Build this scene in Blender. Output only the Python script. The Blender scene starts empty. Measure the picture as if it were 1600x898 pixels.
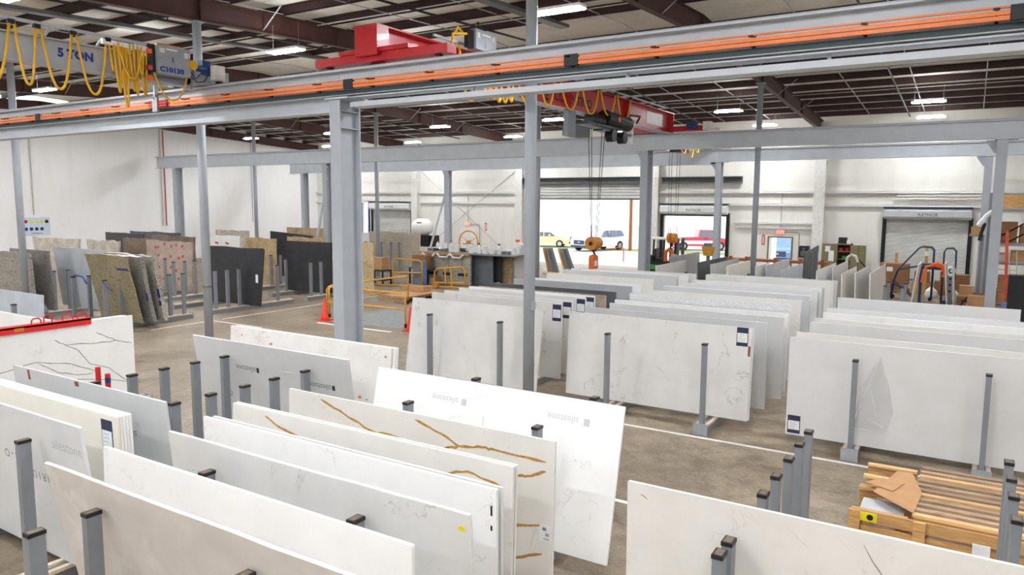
import bpy, math, random
from mathutils import Vector, Matrix
random.seed(7)
scene = bpy.context.scene
col = scene.collection

# ---------------------------------------------------------------- camera, world, exposure
def setup_camera():
    yaw, pit, roll = math.radians(-31.9), math.radians(6.6), math.radians(.38)
    w = Vector((math.cos(pit)*math.sin(yaw), math.cos(pit)*math.cos(yaw), -math.sin(pit)))
    r = Vector((math.cos(yaw), -math.sin(yaw), 0)); u = r.cross(w)
    r2 = math.cos(roll)*r + math.sin(roll)*u; u2 = -math.sin(roll)*r + math.cos(roll)*u
    cd = bpy.data.cameras.new('camera'); cd.sensor_width = 36; cd.lens = 1152/1600*36
    cd.clip_end = 400; cd.clip_start = .05
    co = bpy.data.objects.new('camera', cd); col.objects.link(co)
    m = Matrix((r2, u2, -w)).transposed().to_4x4(); m.translation = (0, 0, 4); co.matrix_world = m
    scene.camera = co
setup_camera()
wd = bpy.data.worlds.new('sky'); scene.world = wd; wd.use_nodes = True
bg = wd.node_tree.nodes['Background']; bg.inputs[0].default_value = (.93, .96, 1, 1); bg.inputs[1].default_value = .75
vs = scene.view_settings
vs.view_transform = 'Standard'; vs.look = 'None'; vs.gamma = 1; vs.exposure = 1.78
vs.use_curve_mapping = False
LAMP_STRENGTH = 60.0      # the diffusers of the ceiling fixtures

# ---------------------------------------------------------------- materials
def lin(c):
    return tuple(((x/255)/12.92 if x/255 <= .04045 else ((x/255+.055)/1.055)**2.4) for x in c)
MAT = {}
def nodes(name):
    m = bpy.data.materials.new(name); m.use_nodes = True; MAT[name] = m
    nt = m.node_tree; return m, nt, nt.nodes['Principled BSDF']
def plain(name, rgb, rough=.55, metal=0.0, var=.08, scale=6.0, bump=0.0, coat=0.0, alpha=1.0):
    """one colour with slight procedural variation"""
    m, nt, b = nodes(name)
    c = lin(rgb)
    tc = nt.nodes.new('ShaderNodeTexCoord')
    n = nt.nodes.new('ShaderNodeTexNoise'); n.inputs['Scale'].default_value = scale; n.inputs['Detail'].default_value = 3
    nt.links.new(tc.outputs['Object'], n.inputs['Vector'])
    r = nt.nodes.new('ShaderNodeValToRGB')
    r.color_ramp.elements[0].position = .3; r.color_ramp.elements[1].position = .7
    r.color_ramp.elements[0].color = (*[x*(1-var) for x in c], 1); r.color_ramp.elements[1].color = (*[min(1, x*(1+var)) for x in c], 1)
    nt.links.new(n.outputs['Fac'], r.inputs['Fac']); nt.links.new(r.outputs['Color'], b.inputs['Base Color'])
    b.inputs['Roughness'].default_value = rough; b.inputs['Metallic'].default_value = metal
    if coat: b.inputs['Coat Weight'].default_value = coat
    if alpha < 1: b.inputs['Alpha'].default_value = alpha
    if bump:
        bp = nt.nodes.new('ShaderNodeBump'); bp.inputs['Strength'].default_value = bump; bp.inputs['Distance'].default_value = .02
        nt.links.new(n.outputs['Fac'], bp.inputs['Height']); nt.links.new(bp.outputs['Normal'], b.inputs['Normal'])
    return m
def emit(name, rgb, s):
    m, nt, b = nodes(name)
    b.inputs['Base Color'].default_value = (*lin(rgb), 1); b.inputs['Emission Color'].default_value = (*lin(rgb), 1); b.inputs['Emission Strength'].default_value = s
    return m
def N(nt, t, **k):
    n = nt.nodes.new(t)
    for a, v in k.items():
        if a in n.inputs: n.inputs[a].default_value = v
        else: setattr(n, a, v)
    return n
def ramp(nt, fac, stops):
    r = nt.nodes.new('ShaderNodeValToRGB'); e = r.color_ramp.elements
    while len(e) < len(stops): e.new(.5)
    for i, (p, c) in enumerate(stops):
        e[i].position = p; e[i].color = (*c, 1)
    nt.links.new(fac, r.inputs['Fac']); return r.outputs['Color']
def mix(nt, fac, a, b, mode='MIX'):
    m = nt.nodes.new('ShaderNodeMix'); m.data_type = 'RGBA'; m.blend_type = mode
    if isinstance(fac, float): m.inputs[0].default_value = fac
    else: nt.links.new(fac, m.inputs[0])
    for s, v in ((6, a), (7, b)):
        if isinstance(v, tuple): m.inputs[s].default_value = (*v, 1)
        else: nt.links.new(v, m.inputs[s])
    return m.outputs[2]
def stone(name, base, cloud, vein=None, vein_w=.012, vein_s=1.0, scale=.9, speck=None, speck_scale=60, speck_amt=.5, rough=.28, big=2.2):
    """slab stone: cloudy ground, thin wandering veins, optional granite specks"""
    m, nt, b = nodes(name)
    tc = N(nt, 'ShaderNodeTexCoord'); oi = N(nt, 'ShaderNodeObjectInfo')
    ad = N(nt, 'ShaderNodeVectorMath', operation='ADD'); sc = N(nt, 'ShaderNodeMath', operation='MULTIPLY'); sc.inputs[1].default_value = 37
    nt.links.new(oi.outputs['Random'], sc.inputs[0]); nt.links.new(tc.outputs['Object'], ad.inputs[0]); nt.links.new(sc.outputs[0], ad.inputs[1])
    V = ad.outputs[0]
    n1 = N(nt, 'ShaderNodeTexNoise', Scale=big, Detail=4.0, Roughness=.55); nt.links.new(V, n1.inputs['Vector'])
    c = ramp(nt, n1.outputs['Fac'], [(.35, lin(base)), (.68, lin(cloud))])
    if vein:
        n2 = N(nt, 'ShaderNodeTexNoise', Scale=scale, Detail=6.0, Roughness=.6, Distortion=.6); nt.links.new(V, n2.inputs['Vector'])
        s = N(nt, 'ShaderNodeMath', operation='SUBTRACT'); s.inputs[1].default_value = .5; nt.links.new(n2.outputs['Fac'], s.inputs[0])
        a = N(nt, 'ShaderNodeMath', operation='ABSOLUTE'); nt.links.new(s.outputs[0], a.inputs[0])
        n3 = N(nt, 'ShaderNodeTexNoise', Scale=3.0, Detail=2.0); nt.links.new(V, n3.inputs['Vector'])
        k = ramp(nt, a.outputs[0], [(0, (1, 1, 1)), (vein_w, (0, 0, 0))])
        k3 = ramp(nt, n3.outputs['Fac'], [(.46, (0, 0, 0)), (.64, (1, 1, 1))])
        f = mix(nt, 1.0, mix(nt, 1.0, k, k3, 'MULTIPLY'), (vein_s,)*3, 'MULTIPLY')
        c = mix(nt, f, c, lin(vein))
    if speck:
        for i, (sp, pos) in enumerate(zip(speck, (.42, .62, .5))):
            v = N(nt, 'ShaderNodeTexNoise', Scale=speck_scale*(1+.7*i), Detail=2.0, Roughness=.7); nt.links.new(V, v.inputs['Vector'])
            k = ramp(nt, v.outputs['Fac'], [(pos-.03, (speck_amt,)*3), (pos+.03, (0, 0, 0))]) if i != 1 else ramp(nt, v.outputs['Fac'], [(pos-.05, (0, 0, 0)), (pos+.02, (speck_amt,)*3)])
            c = mix(nt, k, c, lin(sp))
    nt.links.new(c, b.inputs['Base Color']); b.inputs['Roughness'].default_value = rough
    return m

def floor_material():
    m, nt, b = nodes('concrete')
    tc = N(nt, 'ShaderNodeTexCoord')
    n1 = N(nt, 'ShaderNodeTexNoise', Scale=.35, Detail=5.0, Roughness=.6); n2 = N(nt, 'ShaderNodeTexNoise', Scale=3.2, Detail=6.0, Roughness=.7)
    n3 = N(nt, 'ShaderNodeTexNoise', Scale=22.0, Detail=4.0)
    for n in (n1, n2, n3): nt.links.new(tc.outputs['Object'], n.inputs['Vector'])
    c = ramp(nt, n1.outputs['Fac'], [(.35, lin((136, 122, 104))), (.65, lin((164, 149, 129)))])
    c2 = ramp(nt, n2.outputs['Fac'], [(.38, (.36, .34, .31)), (.56, (1.05, 1.05, 1.05))])
    c = mix(nt, .55, c, c2, 'MULTIPLY')
    c3 = ramp(nt, n3.outputs['Fac'], [(.4, (.82, .8, .78)), (.6, (1.08, 1.08, 1.08))])
    c = mix(nt, .6, c, c3, 'MULTIPLY')
    nt.links.new(c, b.inputs['Base Color'])
    rr = ramp(nt, n2.outputs['Fac'], [(.3, (.35,)*3), (.7, (.6,)*3)]); nt.links.new(rr, b.inputs['Roughness'])
    b.inputs['Specular IOR Level'].default_value = .35
    return m
floor_material()
def wall_material(name, rgb, streak=.12):
    m, nt, b = nodes(name)
    tc = N(nt, 'ShaderNodeTexCoord'); mp = N(nt, 'ShaderNodeMapping'); mp.inputs['Scale'].default_value = (1, 1, .25)
    nt.links.new(tc.outputs['Object'], mp.inputs['Vector'])
    n = N(nt, 'ShaderNodeTexNoise', Scale=1.3, Detail=6.0, Roughness=.65); nt.links.new(mp.outputs[0], n.inputs['Vector'])
    n2 = N(nt, 'ShaderNodeTexNoise', Scale=14.0, Detail=3.0); nt.links.new(tc.outputs['Object'], n2.inputs['Vector'])
    c = lin(rgb)
    o = ramp(nt, n.outputs['Fac'], [(.28, tuple(x*(1-streak*1.6) for x in c)), (.5, c)])
    d = ramp(nt, n2.outputs['Fac'], [(.26, (.7, .66, .6)), (.34, (1, 1, 1))])
    o = mix(nt, min(1.0, streak*3), o, d, 'MULTIPLY')
    nt.links.new(o, b.inputs['Base Color']); b.inputs['Roughness'].default_value = .7
    return m
wall_material('wall_white', (249, 248, 247), .03); wall_material('wall_cream', (236, 233, 225), .05)
wall_material('insulation', (240, 234, 222), .10)
def wood_material(name, a, bcol, scale=3.0):
    m, nt, b = nodes(name)
    tc = N(nt, 'ShaderNodeTexCoord'); oi = N(nt, 'ShaderNodeObjectInfo')
    w = N(nt, 'ShaderNodeTexNoise', Scale=scale, Detail=5.0, Distortion=1.2); mp = N(nt, 'ShaderNodeMapping'); mp.inputs['Scale'].default_value = (1, 8, 8)
    nt.links.new(tc.outputs['Object'], mp.inputs['Vector']); nt.links.new(mp.outputs[0], w.inputs['Vector'])
    c = ramp(nt, w.outputs['Fac'], [(.35, lin(a)), (.65, lin(bcol))])
    h = N(nt, 'ShaderNodeHueSaturation'); nt.links.new(c, h.inputs['Color'])
    k = ramp(nt, oi.outputs['Random'], [(0, (.75,)*3), (1, (1.15,)*3)]); nt.links.new(k, h.inputs['Value'])
    nt.links.new(h.outputs[0], b.inputs['Base Color']); b.inputs['Roughness'].default_value = .75
    return m
wood_material('pine', (214, 168, 112), (232, 194, 142)); wood_material('pine_old', (150, 124, 100), (190, 160, 128)); wood_material('crate_wood', (186, 138, 82), (212, 168, 110)); wood_material('strip_wood', (206, 190, 164), (226, 212, 190))
plain('steel_grey', (176, 181, 187), .45, 0, .05, 2.0)
plain('steel_light', (200, 205, 210), .42, 0, .05, 2.0)
plain('post_grey', (132, 137, 142), .45, 0, .05, 3.0)
plain('pipe_grey', (168, 174, 180), .5, 0, .06, 2.0)
plain('pipe_sleeve', (112, 114, 116), .5, 0, .06, 2.0)
plain('maroon', (74, 44, 38), .6, 0, .18, 2.0)
plain('maroon_dark', (58, 36, 32), .65, 0, .18, 3.0)
plain('galv', (176, 178, 178), .4, .3, .08, 5.0)
plain('conduit', (190, 188, 182), .45, .2, .06, 6.0)
plain('orange_bar', (246, 136, 70), .45, 0, .05); plain('dark_teal', (62, 78, 80), .6)
plain('black_plastic', (28, 28, 30), .5, 0, .15, 12); plain('black_metal', (24, 24, 26), .4, .2, .2, 8); plain('rubber', (30, 30, 31), .85)
plain('cap_dust', (112, 98, 84), .8, 0, .2, 30)
plain('crane_red', (188, 26, 34), .35, 0, .08, 3, coat=.2); plain('red_paint', (214, 40, 34), .4); plain('cone_red', (236, 62, 40), .5)
plain('yellow_cable', (232, 178, 30), .45); plain('yellow_rail', (226, 164, 48), .45); plain('yellow_sign', (240, 226, 40), .5); plain('orange_hook', (204, 130, 40), .5)
plain('orange_lifter', (222, 106, 38), .45); plain('blue_motor', (28, 66, 120), .4); plain('blue_text', (24, 56, 140), .6, 0, 0); plain('black_text', (30, 26, 34), .6, 0, 0)
plain('grey_text', (200, 202, 204), .7, 0, 0); plain('dark_text', (120, 122, 126), .7, 0, 0); plain('white_paint', (240, 240, 238), .5, 0, .03); plain('off_white', (226, 224, 218), .5)
plain('panel_grey', (160, 165, 170), .45); plain('line_white', (234, 232, 226), .7, 0, .1, 9)
plain('olive_metal', (128, 120, 84), .5); plain('olive_dark', (58, 54, 40), .6); plain('cardboard', (190, 146, 102), .85, 0, .08, 5); plain('cardboard_dark', (150, 108, 70), .85, 0, .1, 5)
plain('plastic_wrap', (228, 230, 230), .3, 0, .08, 14, bump=.6); plain('film', (226, 228, 226), .25, 0, .05, 9, bump=.5, alpha=.16)
plain('label_navy', (44, 48, 78), .6, 0, .1); plain('label_white', (238, 240, 242), .6, 0, .03); plain('navy_paint', (36, 58, 96), .45); plain('stair_blue', (44, 62, 92), .45)
plain('orange_strap', (250, 110, 40), .6); plain('ladder_orange', (214, 82, 52), .5); plain('pale_blue', (120, 150, 196), .5); plain('green_item', (70, 150, 60), .6)
plain('dark_grey', (92, 94, 98), .55); plain('mid_grey', (128, 132, 136), .55); plain('tape_blue', (34, 56, 128), .5); plain('red_mark', (190, 70, 70), .8, 0, .2, 20)
plain('gold_vein', (186, 138, 66), .5, 0, .3, 40); plain('dark_vein', (150, 147, 143), .5, 0, .3, 30); plain('rust', (146, 90, 52), .8, 0, .3, 20)
plain('asphalt', (196, 194, 190), .9, 0, .08, 2); plain('grass', (130, 150, 84), .95, 0, .25, 6); plain('pit_grey', (138, 140, 140), .7, 0, .1, 4)
plain('car_white', (226, 230, 236), .3, 0, .02, coat=.5); plain('car_yellow', (240, 222, 168), .35, 0, .03, coat=.4); plain('car_red', (196, 56, 76), .35, 0, .03, coat=.4); plain('car_glass', (96, 112, 128), .12, 0, .1); plain('car_dark', (60, 70, 92), .5)
plain('chrome', (200, 202, 206), .2, .9, .02); plain('insulator_brown', (120, 76, 44), .7)
plain('duct_dark', (104, 106, 106), .5, .2, .1, 3)
emit('lamp_glow', (246, 250, 255), LAMP_STRENGTH); emit('added_deck_glow', (246, 250, 255), 7.0); plain('sign_pale', (212, 226, 238), .5, 0, .02); emit('exit_glow', (240, 70, 60), 1.6)
def glass_material():
    m, nt, b = nodes('clear_glass'); b.inputs['Base Color'].default_value = (.9, .95, .95, 1); b.inputs['Roughness'].default_value = .03; b.inputs['Alpha'].default_value = .25
glass_material()
def shutter_material():
    m, nt, b = nodes('shutter'); tc = N(nt, 'ShaderNodeTexCoord'); n = N(nt, 'ShaderNodeTexNoise', Scale=1.2, Detail=3.0); nt.links.new(tc.outputs['Object'], n.inputs['Vector'])
    c = ramp(nt, n.outputs['Fac'], [(.3, lin((190, 190, 186))), (.7, lin((208, 208, 203)))]); nt.links.new(c, b.inputs['Base Color']); b.inputs['Roughness'].default_value = .5
shutter_material()
plain('hood_silver', (190, 192, 194), .4, .2, .05, 2); plain('hood_white', (226, 226, 224), .4, 0, .04, 2)
# stones
stone('quartz_white', (246, 245, 243), (240, 239, 237), (206, 202, 196), .006, .6, .7); stone('quartz_pale', (228, 230, 232), (220, 223, 226))
stone('quartz_plain', (226, 226, 226), (220, 220, 219)); stone('quartz_cream', (244, 239, 226), (238, 232, 218)); stone('quartz_warm', (238, 235, 229), (231, 228, 221), (206, 202, 196), .006, .6, .9)
stone('quartz_grey', (214, 215, 215), (206, 207, 208)); stone('quartz_veined', (232, 231, 229), (224, 223, 220), (178, 173, 167), .008, .85, .7)
stone('quartz_beige_back', (230, 224, 218), (216, 209, 203), (236, 233, 230), .04, .8, .7); stone('quartz_blue', (204, 210, 218), (190, 198, 208), (170, 178, 192), .012, .8, 2.0)
stone('quartz_spotted', (232, 229, 224), (222, 218, 212), (170, 140, 92), .006, .7, 1.5); stone('quartz_dark', (92, 92, 96), (84, 84, 88)); stone('quartz_midgrey', (176, 178, 180), (164, 166, 168))
stone('granite_light', (176, 170, 158), (150, 146, 136), None, speck=((90, 88, 84), (214, 208, 196)), speck_scale=13, speck_amt=.8)
stone('granite_olive', (158, 146, 116), (138, 126, 98), None, speck=((92, 82, 60), (190, 178, 144)), speck_scale=14, speck_amt=.75)
stone('granite_black', (44, 44, 48), (56, 56, 60), (86, 88, 94), .006, 1.0, 2.5, speck=((24, 24, 28), (90, 92, 98)), speck_scale=44, speck_amt=.35)
stone('granite_grey', (128, 124, 120), (148, 144, 138), None, speck=((80, 78, 76), (176, 172, 166)), speck_scale=16, speck_amt=.7)
stone('granite_pink', (184, 166, 150), (160, 142, 128), (120, 100, 90), .01, 1.0, 1.6, speck=((110, 92, 82), (206, 190, 176)), speck_scale=22, speck_amt=.5)
stone('granite_tan', (196, 172, 132), (164, 138, 102), (120, 96, 66), .016, 1.0, 1.1, speck=((140, 112, 78), (216, 196, 160)), speck_scale=14, speck_amt=.4)
stone('marble_beige', (206, 196, 180), (168, 156, 140), (120, 112, 104), .02, .9, 1.4); stone('granite_rust', (210, 190, 150), (190, 168, 128), (176, 112, 70), .03, .9, 1.6)
stone('quartz_slate', (118, 126, 134), (106, 113, 121)); stone('granite_beige', (210, 199, 182), (194, 183, 167), None, speck=((130, 118, 104), (204, 194, 178)), speck_scale=12, speck_amt=.5); stone('granite_brown', (112, 98, 84), (140, 124, 106), None, speck=((70, 60, 52), (160, 146, 130)), speck_scale=30, speck_amt=.5)

# ---------------------------------------------------------------- mesh helpers
OFF = {}
class MB:
    """collects shapes; build() links them as ONE mesh object"""
    def __init__(s): s.v = []; s.f = []
    def add(s, vs, fs):
        b = len(s.v); s.v += [Vector(p) for p in vs]; s.f += [[i+b for i in f] for f in fs]; return s
    def box(s, x0, x1, y0, y1, z0, z1):
        return s.add([(x0,y0,z0),(x1,y0,z0),(x1,y1,z0),(x0,y1,z0),(x0,y0,z1),(x1,y0,z1),(x1,y1,z1),(x0,y1,z1)],
                     [(0,3,2,1),(4,5,6,7),(0,1,5,4),(1,2,6,5),(2,3,7,6),(3,0,4,7)])
    def bar(s, a, b, w, h, up=(0,0,1)):
        a = Vector(a); b = Vector(b); d = (b-a).normalized(); u = Vector(up)
        if abs(d.dot(u)) > .99: u = Vector((0,1,0))
        r = d.cross(u).normalized(); u = r.cross(d).normalized()
        P = []
        for c in (a, b):
            for i, j in ((-1,-1),(1,-1),(1,1),(-1,1)): P.append(c + r*(i*w/2) + u*(j*h/2))
        return s.add(P, [(0,1,2,3),(7,6,5,4),(0,4,5,1),(1,5,6,2),(2,6,7,3),(3,7,4,0)])
    def cyl(s, a, b, r0, r1=None, n=12, caps=True):
        a = Vector(a); b = Vector(b); r1 = r0 if r1 is None else r1
        d = (b-a).normalized(); u = Vector((0,0,1)) if abs(d.z) < .9 else Vector((1,0,0))
        x = d.cross(u).normalized(); y = d.cross(x)
        P = [a+(x*math.cos(t)+y*math.sin(t))*r0 for t in [2*math.pi*i/n for i in range(n)]]
        P += [b+(x*math.cos(t)+y*math.sin(t))*r1 for t in [2*math.pi*i/n for i in range(n)]]
        F = [(i, (i+1)%n, n+(i+1)%n, n+i) for i in range(n)]
        if caps: F += [tuple(range(n-1,-1,-1)), tuple(range(n, 2*n))]
        return s.add(P, F)
    def tube(s, pts, r, n=6, closed=False):
        pts = [Vector(p) for p in pts]; m = len(pts); P = []; F = []
        ref = None
        for i, p in enumerate(pts):
            if closed: d = pts[(i+1)%m]-pts[i-1]
            else: d = pts[min(i+1,m-1)]-pts[max(i-1,0)]
            d.normalize()
            if ref is None:
                ref = Vector((0,0,1)) if abs(d.z) < .8 else Vector((1,0,0))
            x = d.cross(ref)
            if x.length < 1e-4: x = d.cross(Vector((0,1,0)))
            x.normalize(); ref = x.cross(d).normalized()
            P += [p+(x*math.cos(2*math.pi*k/n)+ref*math.sin(2*math.pi*k/n))*r for k in range(n)]
        for i in range(m if closed else m-1):
            j = (i+1) % m
            for k in range(n): F.append((i*n+k, i*n+(k+1)%n, j*n+(k+1)%n, j*n+k))
        if not closed: F += [tuple(range(n-1,-1,-1)), tuple(range((m-1)*n, m*n))]
        return s.add(P, F)
    def prism(s, poly, o, ex, ey, ez, t):
        """poly in the (ex, ey) plane at o, extruded by t along ez"""
        o = Vector(o); ex = Vector(ex); ey = Vector(ey); ez = Vector(ez); n = len(poly)
        P = [o+ex*a+ey*b for a, b in poly] + [o+ex*a+ey*b+ez*t for a, b in poly]
        F = [tuple(range(n-1,-1,-1)), tuple(range(n, 2*n))] + [(i, (i+1)%n, n+(i+1)%n, n+i) for i in range(n)]
        return s.add(P, F)
    def lathe(s, c, prof, n=14, axis='z'):
        c = Vector(c); P = []; m = len(prof); F = []
        for r, h in prof:
            for k in range(n):
                a = 2*math.pi*k/n; q = (r*math.cos(a), r*math.sin(a), h)
                if axis == 'y': q = (q[0], q[2], q[1])
                if axis == 'x': q = (q[2], q[0], q[1])
                P.append(c+Vector(q))
        for i in range(m-1):
            for k in range(n): F.append((i*n+k, i*n+(k+1)%n, (i+1)*n+(k+1)%n, (i+1)*n+k))
        F += [tuple(range(n-1,-1,-1)), tuple(range((m-1)*n, m*n))]
        return s.add(P, F)
    def ibeam_h(s, a, b, depth, bf, tf, tw):
        """I section along a->b, a and b on the top centre line"""
        a = Vector(a); b = Vector(b); z = Vector((0,0,1))
        s.bar(a-z*tf/2, b-z*tf/2, bf, tf); s.bar(a-z*(depth-tf/2), b-z*(depth-tf/2), bf, tf)
        return s.bar(a-z*depth/2, b-z*depth/2, tw, depth-2*tf)
    def build(s, name, mat, parent=None, smooth=False):
        off = Vector((0,0,0))
        if parent is not None: off = OFF[parent.name]
        else:
            lo = [min(p[i] for p in s.v) for i in range(3)]; hi = [max(p[i] for p in s.v) for i in range(3)]
            off = Vector(((lo[0]+hi[0])/2, (lo[1]+hi[1])/2, lo[2]))
        me = bpy.data.meshes.new(name); me.from_pydata([p-off for p in s.v], [], s.f); me.update()
        import bmesh
        bm = bmesh.new(); bm.from_mesh(me); bmesh.ops.recalc_face_normals(bm, faces=bm.faces); bm.to_mesh(me); bm.free()
        if smooth:
            for p in me.polygons: p.use_smooth = True
        me.materials.append(MAT[mat])
        o = bpy.data.objects.new(name, me); col.objects.link(o)
        OFF[o.name] = off
        if parent is not None: o.parent = parent
        else: o.location = off
        return o
def tag(o, label, cat, group=None):
    o['label'] = label; o['category'] = cat
    if group: o['group'] = group
    return o
def thing(name, label, cat, loc=(0,0,0), group=None):
    o = bpy.data.objects.new(name, None); col.objects.link(o); o.location = loc; o.empty_display_size = .1
    OFF[o.name] = Vector(loc); return tag(o, label, cat, group)
def struct(o): o['kind'] = 'structure'; return o
def copy_tree(o, loc, rotz=0.0, label=None, group=None):
    c = o.copy(); col.objects.link(c); c.location = loc; c.rotation_euler[2] = rotz
    if label: c['label'] = label
    if group: c['group'] = group
    for ch in o.children:
        d = ch.copy(); col.objects.link(d); d.parent = c
        for g in ch.children:
            e = g.copy(); col.objects.link(e); e.parent = d
    return c
def text_part(name, txt, mat, parent, o, ex, ey, size, lift=.004, flip=False, width=None, bold=0.0):
    """flat lettering: local x -> ex, local y -> ey, origin o (world)"""
    cu = bpy.data.curves.new('lettering', 'FONT'); cu.body = txt; cu.size = size; cu.resolution_u = 2; cu.offset = bold
    tmp = bpy.data.objects.new('lettering_tmp', cu); col.objects.link(tmp)
    dg = bpy.context.evaluated_depsgraph_get(); me = bpy.data.meshes.new_from_object(tmp.evaluated_get(dg))
    bpy.data.objects.remove(tmp); bpy.data.curves.remove(cu)
    ex = Vector(ex).normalized(); ey = Vector(ey).normalized(); ez = ex.cross(ey); o = Vector(o); off = OFF[parent.name]
    k = 1.0
    xs = [v.co.x for v in me.vertices]
    if width and xs: k = width/(max(xs)-min(xs))
    for v in me.vertices: v.co = o + ex*(v.co.x*k) + ey*v.co.y + ez*lift - off
    me.materials.clear(); me.materials.append(MAT[mat])
    ob = bpy.data.objects.new(name, me); col.objects.link(ob); ob.parent = parent; OFF[ob.name] = off
    return ob
# ================================================================ the setting
XL, XR, YF, YB = -45.5, 14.0, -9.0, 43.0
def roof_z(y): return 9.5 - (.045*(22-y) if y < 22 else .052*(y-22))      # top of the rafters
struct(MB().box(XL, XR, YF, YB+.3, -.2, 0).build('floor', 'concrete'))
struct(MB().box(XL-.3, XL, YF, YB+.3, 0, 9.4).build('wall_left', 'wall_white'))
struct(MB().box(XR, XR+.3, YF, YB+.3, 0, 9.4).build('wall_right', 'wall_white'))
struct(MB().box(XL, XR, YF-.3, YF, 0, 9.4).build('wall_front', 'wall_white'))
# back wall with its openings: slit doorway, truck door, middle roll-up door, exit doorway
mb = MB(); ops = [(-40.6, -39.95, 3.95), (-24.75, -17.25, 4.22), (-15.9, -12.1, 3.3), (-9.7, -8.5, 2.12)]
x = XL
for a, b, h in ops:
    mb.box(x, a, YB, YB+.3, 0, 9.2); mb.box(a, b, YB, YB+.3, h, 9.2); x = b
mb.box(x, XR, YB, YB+.3, 0, 9.2)
wb = struct(mb.build('wall_back', 'wall_cream')); OFF[wb.name] = Vector(wb.location)
for z, d in ((4.7, .16), (4.0, .16), (2.95, .1), (2.7, .1)):
    spans = [(XL, -35.3), (-34.7, -26.2), (-16.2, -7.4), (-6.8, 2.2)] if z > 3.5 else [(-11.6, -7.4)]
    for a, b in spans:
        MB().box(a, b, YB-.17, YB-.01, z-.015, z+.015).box(a, b, YB-.17, YB-.15, z-d*.7, z).build('girt', 'white_paint', wb)
MB().box(-3.4, 1.8, YB-.3, YB-.17, 4.42, 4.5).build('conduit', 'wall_cream', wb)
for X in (-35, -26.0, -16.45, -7.1, 2.4):
    MB().box(X-.28, X+.28, YB-.5, YB-.47, 0, 8.3).box(X-.28, X+.28, YB-.03, YB, 0, 8.3).box(X-.02, X+.02, YB-.47, YB-.03, 0, 8.3).build('wall_column', 'off_white', wb)
MB().box(-26.3, -16.8, YB-.3, YB-.02, 5.2, 5.24).box(-26.3, -16.8, YB-.06, YB-.02, 5.2, 5.6).box(-26.3, -16.8, YB-.3, YB-.02, 5.56, 5.6).build('door_lintel', 'duct_dark', wb)
MB().box(-16.1, -11.3, YB-.3, YB-.02, 5.17, 5.21).box(-16.1, -11.3, YB-.06, YB-.02, 5.17, 5.55).box(-16.1, -11.3, YB-.3, YB-.02, 5.51, 5.55).build('door_lintel', 'duct_dark', wb)
# thin wall bracing rods between columns near the exit
for a, b in (((-34.6, 6.2), (-27.0, .4)), ((-34.6, .4), (-26.3, 6.2))):
    MB().tube([(a[0], YB-.12, a[1]), (b[0], YB-.12, b[1])], .02).build('brace_rod', 'galv', wb)

# roof: insulation deck, purlins, rafters, bridging
def deck():
    mb = MB()
    for a, b in ((YF, 22), (22, YB+.3)):
        za, zb = roof_z(a)+.27, roof_z(b)+.27
        mb.add([(XL,a,za),(XR,a,za),(XR,b,zb),(XL,b,zb),(XL,a,za+.1),(XR,a,za+.1),(XR,b,zb+.1),(XL,b,zb+.1)],
               [(0,3,2,1),(4,5,6,7),(0,1,5,4),(1,2,6,5),(2,3,7,6),(3,0,4,7)])
    return mb
ceil = struct(deck().build('ceiling', 'insulation')); OFF[ceil.name] = Vector(ceil.location)
pm = None
y = -8.3
while y < 42.8:
    if abs(y-22) > .3:
        z = roof_z(y)+.01
        if pm is None:
            pm = MB().box(XL+.02, XR-.02, y-.01, y+.01, z, z+.25).box(XL+.02, XR-.02, y-.01, y+.07, z, z+.015).box(XL+.02, XR-.02, y-.07, y+.01, z+.235, z+.25).build('purlin', 'maroon_dark', ceil)
            py, pz = y, z
        else:
            c = pm.copy(); col.objects.link(c); c.location = (0, y-py, z-pz)
    y += 1.78
for X in (-45.2, -36.3, -26.75, -17.0, -7.2, 2.4, 11.8):
    mb = MB(); Y0, Y1 = YF+.1, YB-.1
    for a, b in ((Y0, 22), (22, Y1)):
        za, zb = roof_z(a), roof_z(b); d = .56
        for (w, t0, t1) in ((.2, 0, .02), (.014, .02, d-.02), (.2, d-.02, d)):
            mb.add([(X-w/2,a,za-t1),(X+w/2,a,za-t1),(X+w/2,b,zb-t1),(X-w/2,b,zb-t1),(X-w/2,a,za-t0),(X+w/2,a,za-t0),(X+w/2,b,zb-t0),(X-w/2,b,zb-t0)],
                   [(0,3,2,1),(4,5,6,7),(0,1,5,4),(1,2,6,5),(2,3,7,6),(3,0,4,7)])
    for yy in (5, 12.2, 17, 22, 25.5, 29.4, 33, 37): mb.box(X-.1, X+.1, yy-.008, yy+.008, roof_z(yy)-.54, roof_z(yy)-.02)
    r = mb.build('rafter', 'maroon', ceil)
    for yy in (9.5, 14.2, 18.8, 23.5, 27.8, 32.2, 36.5):      # flange braces up to the purlins
        for sx in (-1, 1): MB().bar((X, yy, roof_z(yy)-.5), (X+sx*.75, yy, roof_z(yy)+.08), .045, .012).build('flange_brace', 'galv', r)
# bridging angles along the slope, between the purlins
for X in [-43.5+2.42*i for i in range(23)]:
    for a, b in ((-6, 22), (22, 42)):
        MB().bar((X, a, roof_z(a)+.03), (X, b, roof_z(b)+.03), .035, .02).build('bridging_angle', 'galv', ceil)
# wide cable trays / dark ducts seen between the purlins on the near bays
for X in (-21.6, -11.2):
    MB().bar((X, 2, roof_z(2)-.02), (X, 21, roof_z(21)-.02), .32, .1).build('cable_tray', 'duct_dark', ceil)

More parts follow.
